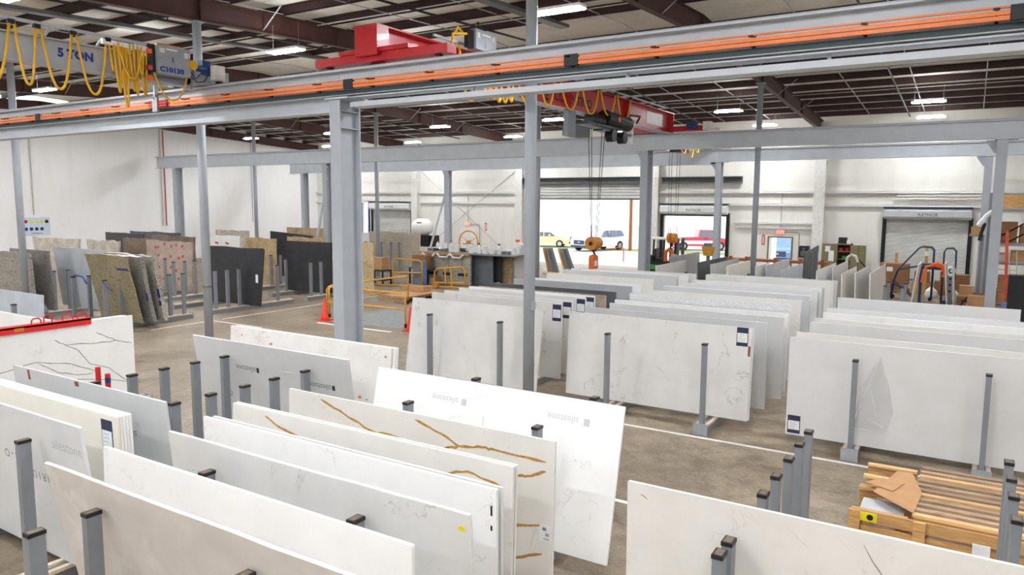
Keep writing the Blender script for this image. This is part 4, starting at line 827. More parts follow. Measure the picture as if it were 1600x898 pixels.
MB().prism(mb+[(-.02, 5.14), (-.02, 4.24)], (-24.72, YB, 0), (0, 1, 0), (0, 0, 1), (1, 0, 0), 7.45).build('curtain', 'shutter', d)
MB().box(-24.72, -17.27, YB-.14, YB-.02, 4.18, 4.26).build('bottom_bar', 'dark_grey', d)
def exit_door(n, x0, x1, leaf_open):
    d = struct(thing('door_%d' % n, '', '', ((x0+x1)/2, YB, 0))); del d['label']; del d['category']
    MB().box(x0-.08, x0, YB-.05, YB+.05, 0, 2.2).box(x1, x1+.08, YB-.05, YB+.05, 0, 2.2).box(x0, x1, YB-.05, YB+.05, 2.12, 2.2).build('frame', 'olive_metal' if leaf_open else 'white_paint', d)
    if leaf_open: lf = MB().bar((x0+.03, YB+.35, 1.05), (x0+.08, YB+1.4, 1.05), .05, 2.08).build('leaf', 'white_paint', d)
    else:
        lf = MB().box(x0+.01, x1-.01, YB-.045, YB-.005, .01, 2.11).build('leaf', 'white_paint', d)
        MB().box(x0+.1, x1-.1, YB-.08, YB-.05, 1.0, 1.06).build('push_bar', 'orange_hook', lf)
exit_door(5, -9.7, -8.5, True); exit_door(6, -31.0, -29.85, False)
w = struct(thing('window_1', '', '', (-40.28, YB, 0))); del w['label']; del w['category']
MB().box(-40.68, -40.6, YB-.06, YB+.02, 0, 4.03).box(-39.95, -39.8, YB-.06, YB+.02, 0, 4.03).box(-40.68, -39.8, YB-.06, YB+.02, 3.95, 4.03).build('frame', 'navy_paint', w)
MB().box(-40.6, -39.95, YB+.1, YB+.11, 0, 3.95).build('pane', 'clear_glass', w)
for X, lab in ((-30.45, 'red lit exit sign above the white door near the workbench'), (-9.1, 'red lit exit sign above the open exit doorway')):
    e = thing('exit_sign', lab, 'exit sign', (X, YB-.1, 2.32))
    MB().box(X-.22, X+.22, YB-.1, YB-.02, 2.32, 2.58).build('housing', 'off_white', e); MB().box(X-.2, X+.2, YB-.105, YB-.1, 2.34, 2.56).build('face', 'exit_glow', e)
    text_part('lettering', 'EXIT', 'label_white', e, (X-.17, YB-.106, 2.385), (1, 0, 0), (0, 0, 1), .18, .002, width=.34)
    MB().box(X-.32, X-.23, YB-.08, YB-.02, 2.4, 2.5).build('lamp_head', 'off_white', e)
    pc = thing('wall_conduit', 'thin grey conduit bending down beside the exit sign '+('near the workbench' if X < -20 else 'by the open doorway'), 'conduit', (X+.5, YB-.05, 1))
    MB().tube([(X+.22, YB-.05, 2.45), (X+.9, YB-.05, 2.45), (X+1.0, YB-.05, 2.35), (X+1.0, YB-.05, .9)], .025, 6).tube([(X, YB-.05, 2.58), (X, YB-.05, 4.6)], .02, 6).build('tube', 'galv', pc)
for X, z, lab in ((-28.95, 2.0, 'narrow red fire extinguisher sign on the wall near the workbench'), (-10.02, 1.7, 'narrow red fire extinguisher sign on the wall by the open doorway')):
    s = thing('fire_sign', lab, 'sign', (X, YB-.02, z)); MB().box(X-.08, X+.08, YB-.02, YB-.005, z, z+.55).build('plate', 'red_paint', s); MB().box(X-.03, X+.03, YB-.024, YB-.02, z+.06, z+.48).build('print', 'label_white', s)
sp = thing('wall_speaker', 'black box loudspeaker on the wall beside the exit doorway', 'speaker', (-7.77, YB-.3, 1.1)); MB().box(-8.02, -7.54, YB-.32, YB-.01, 1.1, 1.72).build('cabinet', 'black_plastic', sp); MB().lathe((-7.78, YB-.33, 1.32), [(.17, 0), (.15, .012)], 14, 'y').build('cone', 'dark_grey', sp); MB().lathe((-7.78, YB-.33, 1.58), [(.07, 0), (.06, .012)], 12, 'y').build('tweeter', 'dark_grey', sp)

# ================================================================ outside vehicles and poles
def vehicle(label, loc, rot, paint, prof, glass, length, width, wheel_x, wr=.36, stripe=None, front=True):
    v = thing('car', label, 'car', (0, 0, 0))
    body = MB()
    n = len(prof)                                              # the shell narrows toward the roof
    P = []
    for s in (-1, 1):
        for x, z in prof: P.append((x, s*(width/2-(max(0, z-.95)*.22)), z))
    body.add(P, [tuple(range(n-1, -1, -1)), tuple(range(n, 2*n))]+[(i, (i+1) % n, n+(i+1) % n, n+i) for i in range(n)])
    body.build('body', paint, v)
    for s in (-1, 1):
        for g_ in glass:
            MB().add([(x, s*(width/2-(max(0, z-.95)*.22)+.006), z) for x, z in g_]+[(x, s*(width/2-(max(0, z-.95)*.22)-.02), z) for x, z in g_], [tuple(range(len(g_))), tuple(range(2*len(g_)-1, len(g_)-1, -1))]+[(i, (i+1) % len(g_), len(g_)+(i+1) % len(g_), len(g_)+i) for i in range(len(g_))]).build('side_window', 'car_glass', v)
        for x in wheel_x:
            wl = MB().cyl((x, s*(width/2-.2), wr), (x, s*(width/2+.01), wr), wr, n=18).build('wheel', 'rubber', v); MB().cyl((x, s*(width/2+.008), wr), (x, s*(width/2+.02), wr), wr*.6, n=12).build('hub', 'chrome', wl)
        MB().box(-length/2-.01, -length/2+.1, s*(width/2-.36)-.16, s*(width/2-.36)+.16, .72, .9).build('headlight', 'label_white', v)
        MB().box(-.55, -.35, s*(width/2+.02)-.06, s*(width/2+.02)+.1*s+.0, 1.02, 1.16).build('mirror', paint, v)
    if front:
        gr = MB().box(-length/2-.03, -length/2+.05, -width*.3, width*.3, .58, .92).build('grille', 'car_dark', v); MB().box(-length/2-.045, -length/2-.03, -.12, .12, .72, .8).build('badge', 'chrome', gr)
        MB().box(-length/2-.05, -length/2+.1, -width/2+.06, width/2-.06, .3, .5).build('bumper', 'car_dark', v)
    if stripe: MB().box(-length*.3, length*.42, -width/2-.006, width/2+.006, .55, .85).build('side_stripe', stripe, v)
    v.location = loc; v.rotation_euler[2] = rot; OFF[v.name] = Vector(loc)
    return v
suv = [(-2.5, .35), (-2.52, .85), (-2.4, 1.02), (-1.15, 1.14), (-.45, 1.75), (.2, 1.84), (2.0, 1.8), (2.42, 1.2), (2.5, .9), (2.48, .4)]
sg = [[(-.85, 1.16), (-.35, 1.66), (.25, 1.7), (.25, 1.14)], [(.32, 1.14), (.32, 1.7), (1.15, 1.7), (1.15, 1.14)], [(1.22, 1.14), (1.22, 1.69), (1.9, 1.66), (2.2, 1.2)]]
vehicle('white sport utility vehicle parked outside the open truck door', (-26.8, 57.0, 0), math.radians(74), 'car_white', suv, sg, 5.0, 1.95, (-1.6, 1.55), .39)
sed = [(-2.2, .3), (-2.25, .7), (-1.3, .95), (-.55, 1.4), (.7, 1.42), (1.5, 1.02), (2.2, .95), (2.25, .35)]
vehicle('pale yellow sedan parked outside behind the slim column', (-32.9, 58.7, 0), math.radians(200), 'car_yellow', sed, [[(-1.0, .98), (-.5, 1.33), (.05, 1.35), (.05, .98)], [(.12, .98), (.12, 1.35), (.65, 1.35), (1.25, 1.0)]], 4.5, 1.75, (-1.35, 1.4), .33, None)
van = [(-2.5, .35), (-2.5, .95), (-1.6, 1.1), (-1.05, 1.75), (.1, 1.78), (.25, 1.15), (2.5, 1.12), (2.5, .4)]
vehicle('red and white pickup truck outside the middle roll-up door', (-20.0, 62.6, 0), math.radians(-150), 'car_red', van, [[(-1.45, 1.14), (-1.0, 1.66), (-.5, 1.68), (-.5, 1.14)], [(-.42, 1.14), (-.42, 1.68), (.05, 1.68), (.12, 1.14)]], 5.0, 1.9, (-1.6, 1.5), .38, 'car_white')
vehicle('pale blue van parked outside the exit doorway', (-11.2, 52.5, 0), math.radians(100), 'pale_blue', suv, sg, 5.0, 1.9, (-1.6, 1.55), .38)
tag(MB().cyl((-24.4, 58, 0), (-24.4, 58, 8), .14, n=10).build('utility_pole', 'rust'), 'tall brown utility pole outside beyond the white vehicle', 'pole')
s = thing('round_sign', 'pale round sign on a post outside the truck door', 'sign', (-22.6, 58, 0)); MB().cyl((-22.6, 58, 0), (-22.6, 58, 2.1), .04, n=8).build('post', 'galv', s); MB().lathe((-22.6, 57.94, 1.95), [(.5, 0), (.5, .04)], 18, 'y').build('disc', 'hood_silver', s); MB().box(-22.85, -22.3, 57.9, 58.0, .55, 1.0).build('plate', 'dark_grey', s)
for X, Y, lab in ((-20.4, 47, 'red ramp handrail outside the truck door'), (-17.9, 47, 'short red bent handrail outside beside the truck door frame')):
    tag(MB().tube([(X-1.2 if X < -19 else X-.5, Y, .75 if X < -19 else .7), (X, Y, 1.0), (X+.15, Y, .9), (X+.15, Y, 0)], .035, 6).build('handrail', 'red_paint'), lab, 'railing')

# ================================================================ dock area: yellow rails, cones, bench, carts
yr = thing('guard_rail', 'yellow tube guard rail around the dock plate in the floor', 'railing', (-17, 18, 0))
def rail(a, b, h=1.1, mid=.58, posts=True):
    a = Vector(a); b = Vector(b); u = Vector((0, 0, 1))
    MB().tube([a+u*.1, a+u*(h-.12), a+(b-a).normalized()*.1+u*h, b-(b-a).normalized()*.1+u*h, b+u*(h-.12), b+u*.1], .03, 8).build('top_rail', 'yellow_rail', yr, True)
    MB().tube([a+u*mid, b+u*mid], .026, 8).build('mid_rail', 'yellow_rail', yr, True)
    for p in (a, b): MB().cyl(p, p+u*.12, .045, n=8).build('post_foot', 'black_metal', yr)
rail((-18.62, 17.92, 0), (-15.14, 17.92, 0)); rail((-18.7, 18.1, 0), (-18.7, 22.3, 0))
for X, Y, lab in ((-18.35, 17.55, 'orange-red traffic cone at the column end of the yellow railing'), (-14.62, 17.55, 'orange-red traffic cone half hidden by the tall veined slab')):
    c = thing('traffic_cone', lab, 'traffic cone', (X, Y, 0)); MB().box(X-.19, X+.19, Y-.19, Y+.19, 0, .035).build('base', 'cone_red', c); MB().lathe((X, Y, .035), [(.15, 0), (.13, .06), (.035, .7), (.02, .72)], 16).build('cone', 'cone_red', c, True)
gt = thing('gate_frame', 'yellow tube gate frame with a cross bar behind the dock', 'gate', (-20.6, 27.6, 0))
MB().tube([(-21.5, 27.6, 0), (-21.5, 27.6, .75), (-21.35, 27.6, .86), (-19.9, 27.6, 1.0), (-19.75, 27.6, .9), (-19.72, 27.6, 0)], .04, 8).build('frame', 'yellow_rail', gt, True)
MB().tube([(-21.5, 27.6, .18), (-19.72, 27.6, .28)], .035, 8).build('cross_bar', 'yellow_rail', gt); MB().tube([(-20.9, 27.6, .9), (-20.7, 27.4, .2)], .035, 6).tube([(-20.55, 27.6, .93), (-20.5, 27.6, .05)], .04, 6).build('strut', 'yellow_rail', gt)
MB().tube([(-24.0, 26.2, .06), (-18.8, 27.9, .06)], .04, 8).build('ground_tube', 'yellow_rail', gt); MB().cyl((-20.95, 26.9, .12), (-20.95, 27.05, .12), .12, n=12).build('caster', 'orange_hook', gt)
g2 = thing('gate_frame', 'yellow tube hoop beside the grey bin and cardboard boxes', 'gate', (-23.3, 27.2, 0)); MB().tube([(-23.6, 27.0, 0), (-23.6, 27.0, 1.15), (-23.45, 27.05, 1.27), (-22.3, 27.4, 1.22), (-22.15, 27.45, 1.1), (-22.15, 27.45, .0)], .04, 8).build('frame', 'yellow_rail', g2, True); MB().tube([(-23.6, 27.0, .6), (-22.15, 27.45, .62)], .035, 8).build('cross_bar', 'yellow_rail', g2)
tb = thing('waste_bin', 'dark grey bin with a bright blue side beside the yellow hoop', 'bin', (-22.5, 27.7, 0)); MB().box(-22.8, -22.25, 27.55, 27.85, 0, 1.12).build('body', 'mid_grey', tb); MB().box(-22.25, -22.17, 27.55, 27.85, 0, 1.12).build('side_panel', 'pale_blue', tb); MB().box(-22.82, -22.15, 27.53, 27.87, 1.12, 1.17).build('lid', 'mid_grey', tb)
# bundle of slabs under the tool board
BZ = 1.5
for x0, x1, Y, m, lab in ((-22.9, -20.2, 28.7, 'granite_light', 'beige slab with black slots at the front of the slab bundle under the tools'), (-20.9, -19.3, 29.25, 'quartz_slate', 'dark grey slab in the bundle under the tools'), (-20.6, -19.0, 29.5, 'granite_black', 'black slab in the bundle under the tools'), (-20.3, -18.6, 29.8, 'granite_tan', 'tan slab at the open end of the bundle under the tools'), (-20.0, -18.1, 30.1, 'quartz_white', 'white-edged slab in the bundle under the tools'), (-19.8, -17.8, 30.4, 'quartz_midgrey', 'grey slab at the back of the bundle under the tools')):
    slab(lab, (x0, Y, BZ-.02), x1-x0, m, zb=.02, t=.1, tapes=[('black_text', u, u+.55, .42, .56) for u in (.15, 1.05, 1.95)]+[('granite_black', u, u+.02, .5, 1.3) for u in (.5, 1.4, 2.2)] if x0 == -22.9 else ())
bd = thing('tool_board', 'long work board full of tools lying on the upright slab bundle', 'workbench', (-20.6, 29.6, BZ)); MB().box(-23.2, -17.7, 28.6, 30.7, BZ, BZ+.06).build('board', 'mid_grey', bd); MB().box(-23.2, -20.2, 28.56, 28.6, BZ-.06, BZ+.06).build('edge_trim', 'crate_wood', bd)
for k, x in enumerate((-22.6, -21.7, -20.9)):
    MB().tube([(x-.4, 28.55, BZ), (x-.2, 28.52, BZ-.16), (x+.2, 28.52, BZ-.16), (x+.4, 28.55, BZ)], .05, 6).build('draped_cloth', 'white_paint', bd)
r = random.Random(12)
kinds = ('can', 'bucket', 'grinder', 'bottle', 'case')
for i in range(26):
    k = kinds[r.randrange(5)]; x = -23.0+.2*i; Y = (28.95 if i % 2 else 29.75)+.15*r.random(); z = BZ+.06; lab = {'can': 'white can among the tools on the board', 'bucket': 'white bucket among the tools on the board', 'grinder': 'black and silver power tool lying on the board', 'bottle': 'white bottle with a dark cap on the board', 'case': 'pale tool case lying on the board'}[k]
    o = thing({'can': 'paint_can', 'bucket': 'bucket', 'grinder': 'power_tool', 'bottle': 'bottle', 'case': 'tool_case'}[k], lab, {'can': 'can', 'bucket': 'bucket', 'grinder': 'power tool', 'bottle': 'bottle', 'case': 'case'}[k], (x, Y, z), k+'s on the tool board')
    if k == 'can': MB().lathe((x, Y, z), [(.12, 0), (.12, .28), (.11, .29)], 12).build('body', 'white_paint', o, False); MB().lathe((x, Y, z+.29), [(.075, 0), (.075, .015)], 12).build('lid', 'galv', o)
    elif k == 'bucket': MB().lathe((x, Y, z), [(.12, 0), (.16, .36)], 14).build('body', 'white_paint', o); MB().tube([(x-.16, Y, z+.35), (x-.1, Y, z+.44), (x+.1, Y, z+.44), (x+.16, Y, z+.35)], .008, 5).build('handle', 'galv', o)
    elif k == 'grinder': MB().cyl((x-.2, Y, z+.09), (x+.1, Y+.04, z+.09), .06, n=10).build('body', 'black_plastic', o); MB().cyl((x+.1, Y+.04, z+.085), (x+.17, Y+.05, z+.12), .075, n=10).build('head', 'chrome', o)
    elif k == 'bottle': MB().lathe((x, Y, z), [(.09, 0), (.095, .28), (.04, .38), (.04, .42)], 12).build('body', 'white_paint', o); MB().lathe((x, Y, z+.42), [(.05, 0), (.05, .07)], 10).build('cap', ('black_plastic', 'orange_strap', 'navy_paint')[i % 3], o)
    else: MB().box(x-.17, x+.17, Y-.14, Y+.14, z, z+.16).build('shell', ('white_paint', 'mid_grey')[i % 2], o); MB().tube([(x-.08, Y-.15, z+.1), (x-.06, Y-.2, z+.1), (x+.06, Y-.2, z+.1), (x+.08, Y-.15, z+.1)], .012, 5).build('handle', 'black_plastic', o)
ju = thing('water_jug', 'large white jug with an orange cap standing on the tool board', 'jug', (-18.6, 30.2, BZ+.06)); MB().prism([(-.22, 0), (.22, 0), (.22, .4), (.1, .52), (-.14, .52), (-.22, .42)], (-18.6, 30.3, BZ+.06), (1, 0, 0), (0, 0, 1), (0, 1, 0), .3).build('body', 'white_paint', ju); MB().cyl((-18.65, 30.45, BZ+.58), (-18.65, 30.45, BZ+.7), .1, n=12).build('cap', 'orange_strap', ju)
# carts and cartons by the crane column
ct = thing('utility_cart', 'black two-shelf utility cart with cartons on top', 'cart', (-24.4, 26.9, 0))
for z in (.2, .66): MB().box(-25.0, -23.8, 26.55, 27.25, z, z+.06).build('shelf', 'black_plastic', ct)
for x in (-24.93, -23.87):
    for y in (26.6, 27.2): lg = MB().box(x-.03, x+.03, y-.03, y+.03, .12, .66).build('leg', 'black_plastic', ct); MB().cyl((x, y-.03, .06), (x, y+.03, .06), .06, n=10).build('caster', 'rubber', lg)
ct2 = thing('work_table', 'dark metal table holding a torn carton beside the cart', 'table', (-22.8, 28.2, 0))
MB().box(-23.4, -22.2, 27.95, 28.6, .74, .8).build('top', 'dark_grey', ct2)
for x in (-23.35, -22.25):
    for y in (28.0, 28.55): MB().box(x-.03, x+.03, y-.03, y+.03, 0, .74).build('leg', 'black_metal', ct2)
def carton(label, x0, x1, y0, y1, z0, z1, m='cardboard', flaps=True, group=None, name='cardboard_box', cat='box'):
    o = thing(name, label, cat, ((x0+x1)/2, (y0+y1)/2, z0), group)
    MB().box(x0, x1, y0, y1, z0, z1).build('carton', m, o); MB().box(x0-.003, x1+.003, (y0+y1)/2-.03, (y0+y1)/2+.03, z1-.08, z1+.003).build('packing_tape', 'cardboard_dark', o)
    if flaps:
        MB().bar((x0, (y0+y1)/2, z1+.01), (x0-.16, (y0+y1)/2, z1+.09), (y1-y0)*.95, .008).build('flap', m, o); MB().bar((x1, (y0+y1)/2, z1+.01), (x1+.16, (y0+y1)/2, z1+.09), (y1-y0)*.95, .008).build('flap', m, o)
    return o
carton('open brown carton standing on the black utility cart', -24.75, -23.95, 26.65, 27.15, .72, 1.3, flaps=False); carton('torn brown carton on the dark metal table by the cart', -23.2, -22.35, 28.0, 28.45, .8, 1.4, 'cardboard_dark', False)
carton('small pale carton beside the yellow hoop', -22.1, -21.75, 28.0, 28.4, .0, .35, 'cardboard', False)
# pallets
def pallet(label, x0, x1, y0, y1, z0=0.0, m='pine_old', planks=7, hgt=.14, group=None, along='x'):
    o = thing('pallet', label, 'pallet', ((x0+x1)/2, (y0+y1)/2, z0), group)
    for k in range(3):
        if along == 'x': y = y0+.05+(y1-y0-.1)*k/2; MB().box(x0, x1, y-.04, y+.04, z0+.02, z0+hgt-.02).build('stringer', m, o)
        else: x = x0+.05+(x1-x0-.1)*k/2; MB().box(x-.04, x+.04, y0, y1, z0+.02, z0+hgt-.02).build('stringer', m, o)
    for lev, n in ((z0+hgt-.02, planks), (z0, 3)):
        for k in range(n):
            s = (k+.5)/n
            if along == 'x': x = x0+(x1-x0)*s; w = (x1-x0)/n*.36; MB().box(x-w, x+w, y0, y1, lev, lev+.02).build('plank', m, o)
            else: y = y0+(y1-y0)*s; w = (y1-y0)/n*.36; MB().box(x0, x1, y-w, y+w, lev, lev+.02).build('plank', m, o)
    return o
pallet('wooden pallet carrying flat cardboard inside the dock area', -20.3, -18.9, 22.3, 24.9)
for k in range(4): tag(MB().box(-20.2+.04*k, -18.9+.03*k, 22.35, 24.85-.06*k, .145+.025*k, .165+.025*k).build('cardboard_sheet', 'cardboard'), 'flat cardboard sheet lying on the dock area pallet', 'cardboard', 'cardboard sheets on pallet')
carton('long low carton on top of the cardboard sheets', -20.6, -19.3, 24.0, 24.5, .25, .45, 'cardboard', False)
# tank on black stand, fan, leaning bars
tk = thing('white_tank', 'white rounded tank on a black metal stand by the roll-up door', 'tank', (-32.1, 40, 0)); MB().lathe((-32.95, 40, 2.25), [(.14, 0), (.48, .14), (.58, .4), (.58, 1.1), (.42, 1.38), (.16, 1.5)], 18, 'x').build('vessel', 'white_paint', tk, True); MB().box(-32.3, -31.9, 39.5, 39.62, 2.5, 2.6).build('nozzle', 'black_metal', tk)
for x in (-33.0, -31.2):
    for y in (39.6, 40.4): MB().box(x-.05, x+.05, y-.05, y+.05, 0, 1.7).build('leg', 'black_metal', tk)
MB().box(-33.05, -31.1, 39.55, 40.45, .95, 1.7).build('pump_housing', 'black_metal', tk); MB().box(-33.05, -31.1, 39.5, 40.5, .5, .56).build('shelf', 'black_metal', tk); MB().box(-32.9, -32.3, 39.52, 39.56, 1.1, 1.4).build('gauge_plate', 'mid_grey', tk)
fn = thing('drum_fan', 'large round yellow drum fan standing in front of the white exit door', 'fan', (-29.8, 42.1, 0)); MB().tube([(-29.8+.8*math.cos(a), 42.1, 1.2+.8*math.sin(a)) for a in [2*math.pi*i/28 for i in range(28)]], .06, 8, True).build('ring', 'yellow_rail', fn, True)
MB().cyl((-29.8, 42.0, 1.2), (-29.8, 42.2, 1.2), .14, n=14).build('hub', 'orange_hook', fn)
for k in range(3):
    a = 2*math.pi*k/3+.5; MB().bar((-29.8, 42.1, 1.2), (-29.8+.78*math.cos(a), 42.1, 1.2+.78*math.sin(a)), .02, .05, (0, 1, 0)).build('spoke', 'orange_hook', fn)
for s in (-1, 1): MB().bar((-29.8+s*.5, 42.1, .58), (-29.8+s*.6, 42.1, 0), .06, .06).build('foot', 'yellow_rail', fn)
for i, (x, dx, m) in enumerate(((-20.45, .35, 'crate_wood'), (-20.25, .4, 'mid_grey'), (-20.05, .45, 'dark_grey'), (-19.5, .45, 'crate_wood'), (-19.3, .5, 'mid_grey'), (-19.1, .55, 'dark_grey'))):
    tag(MB().bar((x+dx, 36.3, .1), (x, 36.3, 1.45), .09, .3, (0, 1, 0)).build('leaning_board', m), ('wooden frame board' if m == 'crate_wood' else 'grey stone strip' if m == 'mid_grey' else 'dark stone strip')+' leaning in the truck doorway', 'board', 'boards leaning in the truck doorway')
tag(MB().box(-20.4, -19.1, 36.0, 36.6, .0, .06).build('timber_base', 'crate_wood'), 'timber base on the floor under the leaning boards', 'timber')

# ================================================================ forklift
fk = thing('forklift', 'dark forklift with a white roof guard parked by the middle door', 'forklift', (-13.8, 37.2, 0))
MB().box(-14.6, -13.2, 36.7, 37.8, .25, 1.0).box(-14.7, -14.2, 36.75, 37.75, .25, 1.25).build('body', 'black_metal', fk); MB().box(-14.75, -12.9, 36.65, 37.85, 2.12, 2.2).build('roof_guard', 'off_white', fk)
for x, y in ((-14.55, 36.75), (-14.55, 37.75), (-13.6, 36.75), (-13.6, 37.75), (-13.0, 36.75)): MB().bar((x, y, .9), (x+.05, y, 2.14), .08, .08).build('guard_post', 'black_metal', fk)
MB().box(-14.1, -13.75, 37.0, 37.5, 1.0, 1.1).box(-14.2, -14.08, 37.0, 37.5, 1.05, 1.6).build('seat', 'black_plastic', fk)
for y in (36.85, 37.65): MB().box(-12.95, -12.8, y-.06, y+.06, .08, 2.2).build('mast', 'dark_grey', fk); MB().box(-12.8, -11.9, y-.06, y+.06, .06, .11).build('fork', 'black_metal', fk)
for x in (-14.3, -13.2):
    for y in (36.62, 37.72): wl = MB().cyl((x, y, .27), (x, y+.18, .27), .27, n=16).build('wheel', 'rubber', fk); MB().cyl((x, y-.01, .27), (x, y, .27), .13, n=10).build('hub', 'off_white', wl)
MB().box(-14.3, -13.6, 36.69, 36.7, .55, .8).build('side_panel', 'green_item', fk); MB().lathe((-13.3, 37.2, 1.25), [(.16, 0), (.16, .03)], 14).build('steering_wheel', 'black_plastic', fk)
bn = thing('yellow_bin', 'yellow bucket on a thin grey stand beside the crosswise slabs', 'bucket', (-9.1, 29.9, 0)); MB().box(-9.2, -9.08, 29.84, 29.96, 0, 1.87).build('stand', 'post_grey', bn); MB().prism([(-.15, 0), (.15, 0), (.24, .38), (-.24, .38)], (-9.14, 29.75, 1.87), (1, 0, 0), (0, 0, 1), (0, 1, 0), .3).build('shell', 'yellow_rail', bn); MB().box(-9.3, -9.0, 29.8, 30.0, 2.2, 2.38).build('rag', 'mid_grey', bn)
# wooden table run before the exit door
wt = thing('wooden_table', 'long rough brown wooden table in front of the exit doorway', 'table', (-8, 38, 0)); MB().box(-10.6, -5.8, 37.7, 38.4, 1.12, 1.24).build('top', 'rust', wt)
for x in (-10.4, -9.6, -9.4, -8.2, -7.0, -6.0): MB().box(x-.07, x+.07, 37.75, 37.9, 0, 1.35).build('leg', 'rust', wt)
cp = thing('ribbed_panel', 'dark grey ribbed sheet leaning before the wall speaker', 'metal panel', (-5.9, 34.4, 0))
for k in range(3):
    y0 = 33.0+1.1*k; MB().prism([(0, 0), (1.05, 0), (1.05, 1.98+.06*k), (0, 1.92+.06*k)], (-6.0, y0, .02), (0, 1, 0), (0, 0, 1), (1, 0, 0), .05).build('sheet', 'dark_grey', cp); MB().box(-5.95, -5.91, y0+.25, y0+.32, .05, 1.85).box(-5.95, -5.91, y0+.7, y0+.77, .05, 1.85).build('rib', 'mid_grey', cp)
# olive cabinet
cb = thing('storage_cabinet', 'olive metal cabinet with open doors and dark shelves against the back wall', 'cabinet', (-5.7, 42.4, 0))
MB().box(-6.05, -5.33, 42.75, 42.8, 0, 1.92).box(-6.05, -6.0, 42.2, 42.75, 0, 1.92).box(-5.38, -5.33, 42.2, 42.75, 0, 1.92).box(-6.05, -5.33, 42.2, 42.8, 1.88, 1.94).build('body', 'olive_metal', cb)
for z in (.3, .75, 1.1, 1.5): MB().box(-6.0, -5.38, 42.25, 42.75, z, z+.03).build('shelf', 'olive_metal', cb)
MB().box(-6.0, -5.38, 42.72, 42.745, .02, 1.86).build('back_panel', 'olive_dark', cb)
d1 = MB().box(-6.75, -6.06, 42.16, 42.2, .04, 1.92).build('door', 'olive_metal', cb); d2 = MB().box(-5.32, -4.62, 42.16, 42.2, .04, 1.88).build('door', 'olive_metal', cb)
MB().box(-6.6, -6.35, 42.15, 42.16, 1.5, 1.8).build('notice', 'label_white', d1); MB().box(-6.42, -6.16, 42.15, 42.16, 1.0, 1.56).build('notice', 'label_white', d1); MB().box(-4.98, -4.96, 42.15, 42.16, .1, 1.85).build('seam', 'olive_dark', d2)
for x, z, m, lab in ((-5.85, 1.53, 'red_paint', 'red item on the upper cabinet shelf'), (-5.55, 1.53, 'crane_red', 'dark red item on the upper cabinet shelf'), (-5.7, 1.13, 'green_item', 'green item on the cabinet shelf')):
    tag(MB().lathe((x, 42.45, z), [(.1, 0), (.12, .08), (.08, .16), (.02, .18)], 10).build('tool_pouch', m), lab, 'tool pouch')
mw = thing('microwave', 'small black box with a white device on top of the olive cabinet', 'box', (-5.75, 42.5, 1.94)); MB().box(-5.99, -5.6, 42.3, 42.7, 1.94, 2.26).build('case', 'black_plastic', mw); MB().box(-5.58, -5.4, 42.3, 42.5, 1.94, 2.12).build('device', 'white_paint', mw)
hb = thing('helmet_visor', 'white curved visor standing on the crosswise slabs by the cabinet', 'visor', (-3.75, 30.2, 1.86)); MB().tube([(-3.95, 30.2, 1.86), (-3.93, 30.2, 2.02), (-3.8, 30.2, 2.12), (-3.65, 30.2, 2.08), (-3.55, 30.2, 1.86)], .05, 8).build('shell', 'off_white', hb); MB().tube([(-3.6, 30.2, 2.0), (-3.2, 30.2, 1.6)], .03, 6).build('strap', 'black_plastic', hb)

# ================================================================ rolling stairs, straps, cartons on the right
def stair(label, X, Y, s=1.0, flip=False):
    o = thing('rolling_stair', label, 'ladder', (X, Y, 0))
    D = -1 if flip else 1
    for y in (Y, Y+.55):
        MB().tube([(X-.95*D, y, .1), (X-.9*D, y, .75), (X-.75*D, y, 1.25), (X-.0, y, 2.2), (X+.12*D, y, 2.26), (X+.45*D, y, 2.24), (X+.55*D, y, 2.12), (X+.55*D, y, .1)], .032, 8).build('side_rail', 'stair_blue', o, True)
        MB().tube([(X-.9*D, y, .75), (X-.1*D, y, .1)], .03, 6).build('brace', 'stair_blue', o); MB().tube([(X-.75*D, y, 1.25), (X+.55*D, y, 1.55)], .025, 6).build('mid_rail', 'stair_blue', o)
        for x in (X-.9*D, X+.52*D): MB().cyl((x, y-.03, .07), (x, y+.03, .07), .07, n=10).build('caster', 'rubber', o)
    for k in range(5): MB().box(min(X-.95*D+.28*D*k, X-.7*D+.28*D*k), max(X-.95*D+.28*D*k, X-.7*D+.28*D*k), Y, Y+.55, .28+.27*k, .31+.27*k).build('tread', 'stair_blue', o)
    MB().box(min(X, X+.55*D), max(X, X+.55*D), Y, Y+.55, 1.5, 1.56).build('platform', 'stair_blue', o)
    return o
stair('blue rolling stair with a tall slanted handrail before the closed roll-up door', -1.85, 35.2)
o = thing('hand_truck', 'blue hoop-topped hand truck beside the rolling stair', 'hand truck', (-.7, 34.9, 0))
for y in (34.7, 35.1): MB().tube([(-.92, y, .1), (-.92, y, 2.1), (-.84, y, 2.24), (-.62, y, 2.26), (-.5, y, 2.15), (-.47, y, .1)], .03, 8).build('hoop', 'stair_blue', o, True)
MB().box(-.95, -.45, 34.65, 35.15, .04, .1).build('toe_plate', 'stair_blue', o); MB().box(-.95, -.45, 34.85, 34.95, 1.2, 1.26).build('cross_bar', 'stair_blue', o)
st = thing('lifting_strap', 'bright orange lifting straps draped over a blue frame', 'strap', (-1.2, 34.4, .8))
MB().tube([(-1.62, 34.36, .85), (-1.58, 34.36, 1.2), (-1.5, 34.37, 1.5), (-1.2, 34.37, 1.57), (-.95, 34.37, 1.5), (-.85, 34.36, 1.3), (-.88, 34.36, 1.1)], .06, 6).build('strap', 'orange_strap', st); MB().tube([(-1.3, 34.36, 1.6), (-1.1, 34.36, 1.66), (-.85, 34.36, 1.55), (-.75, 34.36, 1.35)], .07, 6).build('strap', 'orange_strap', st)
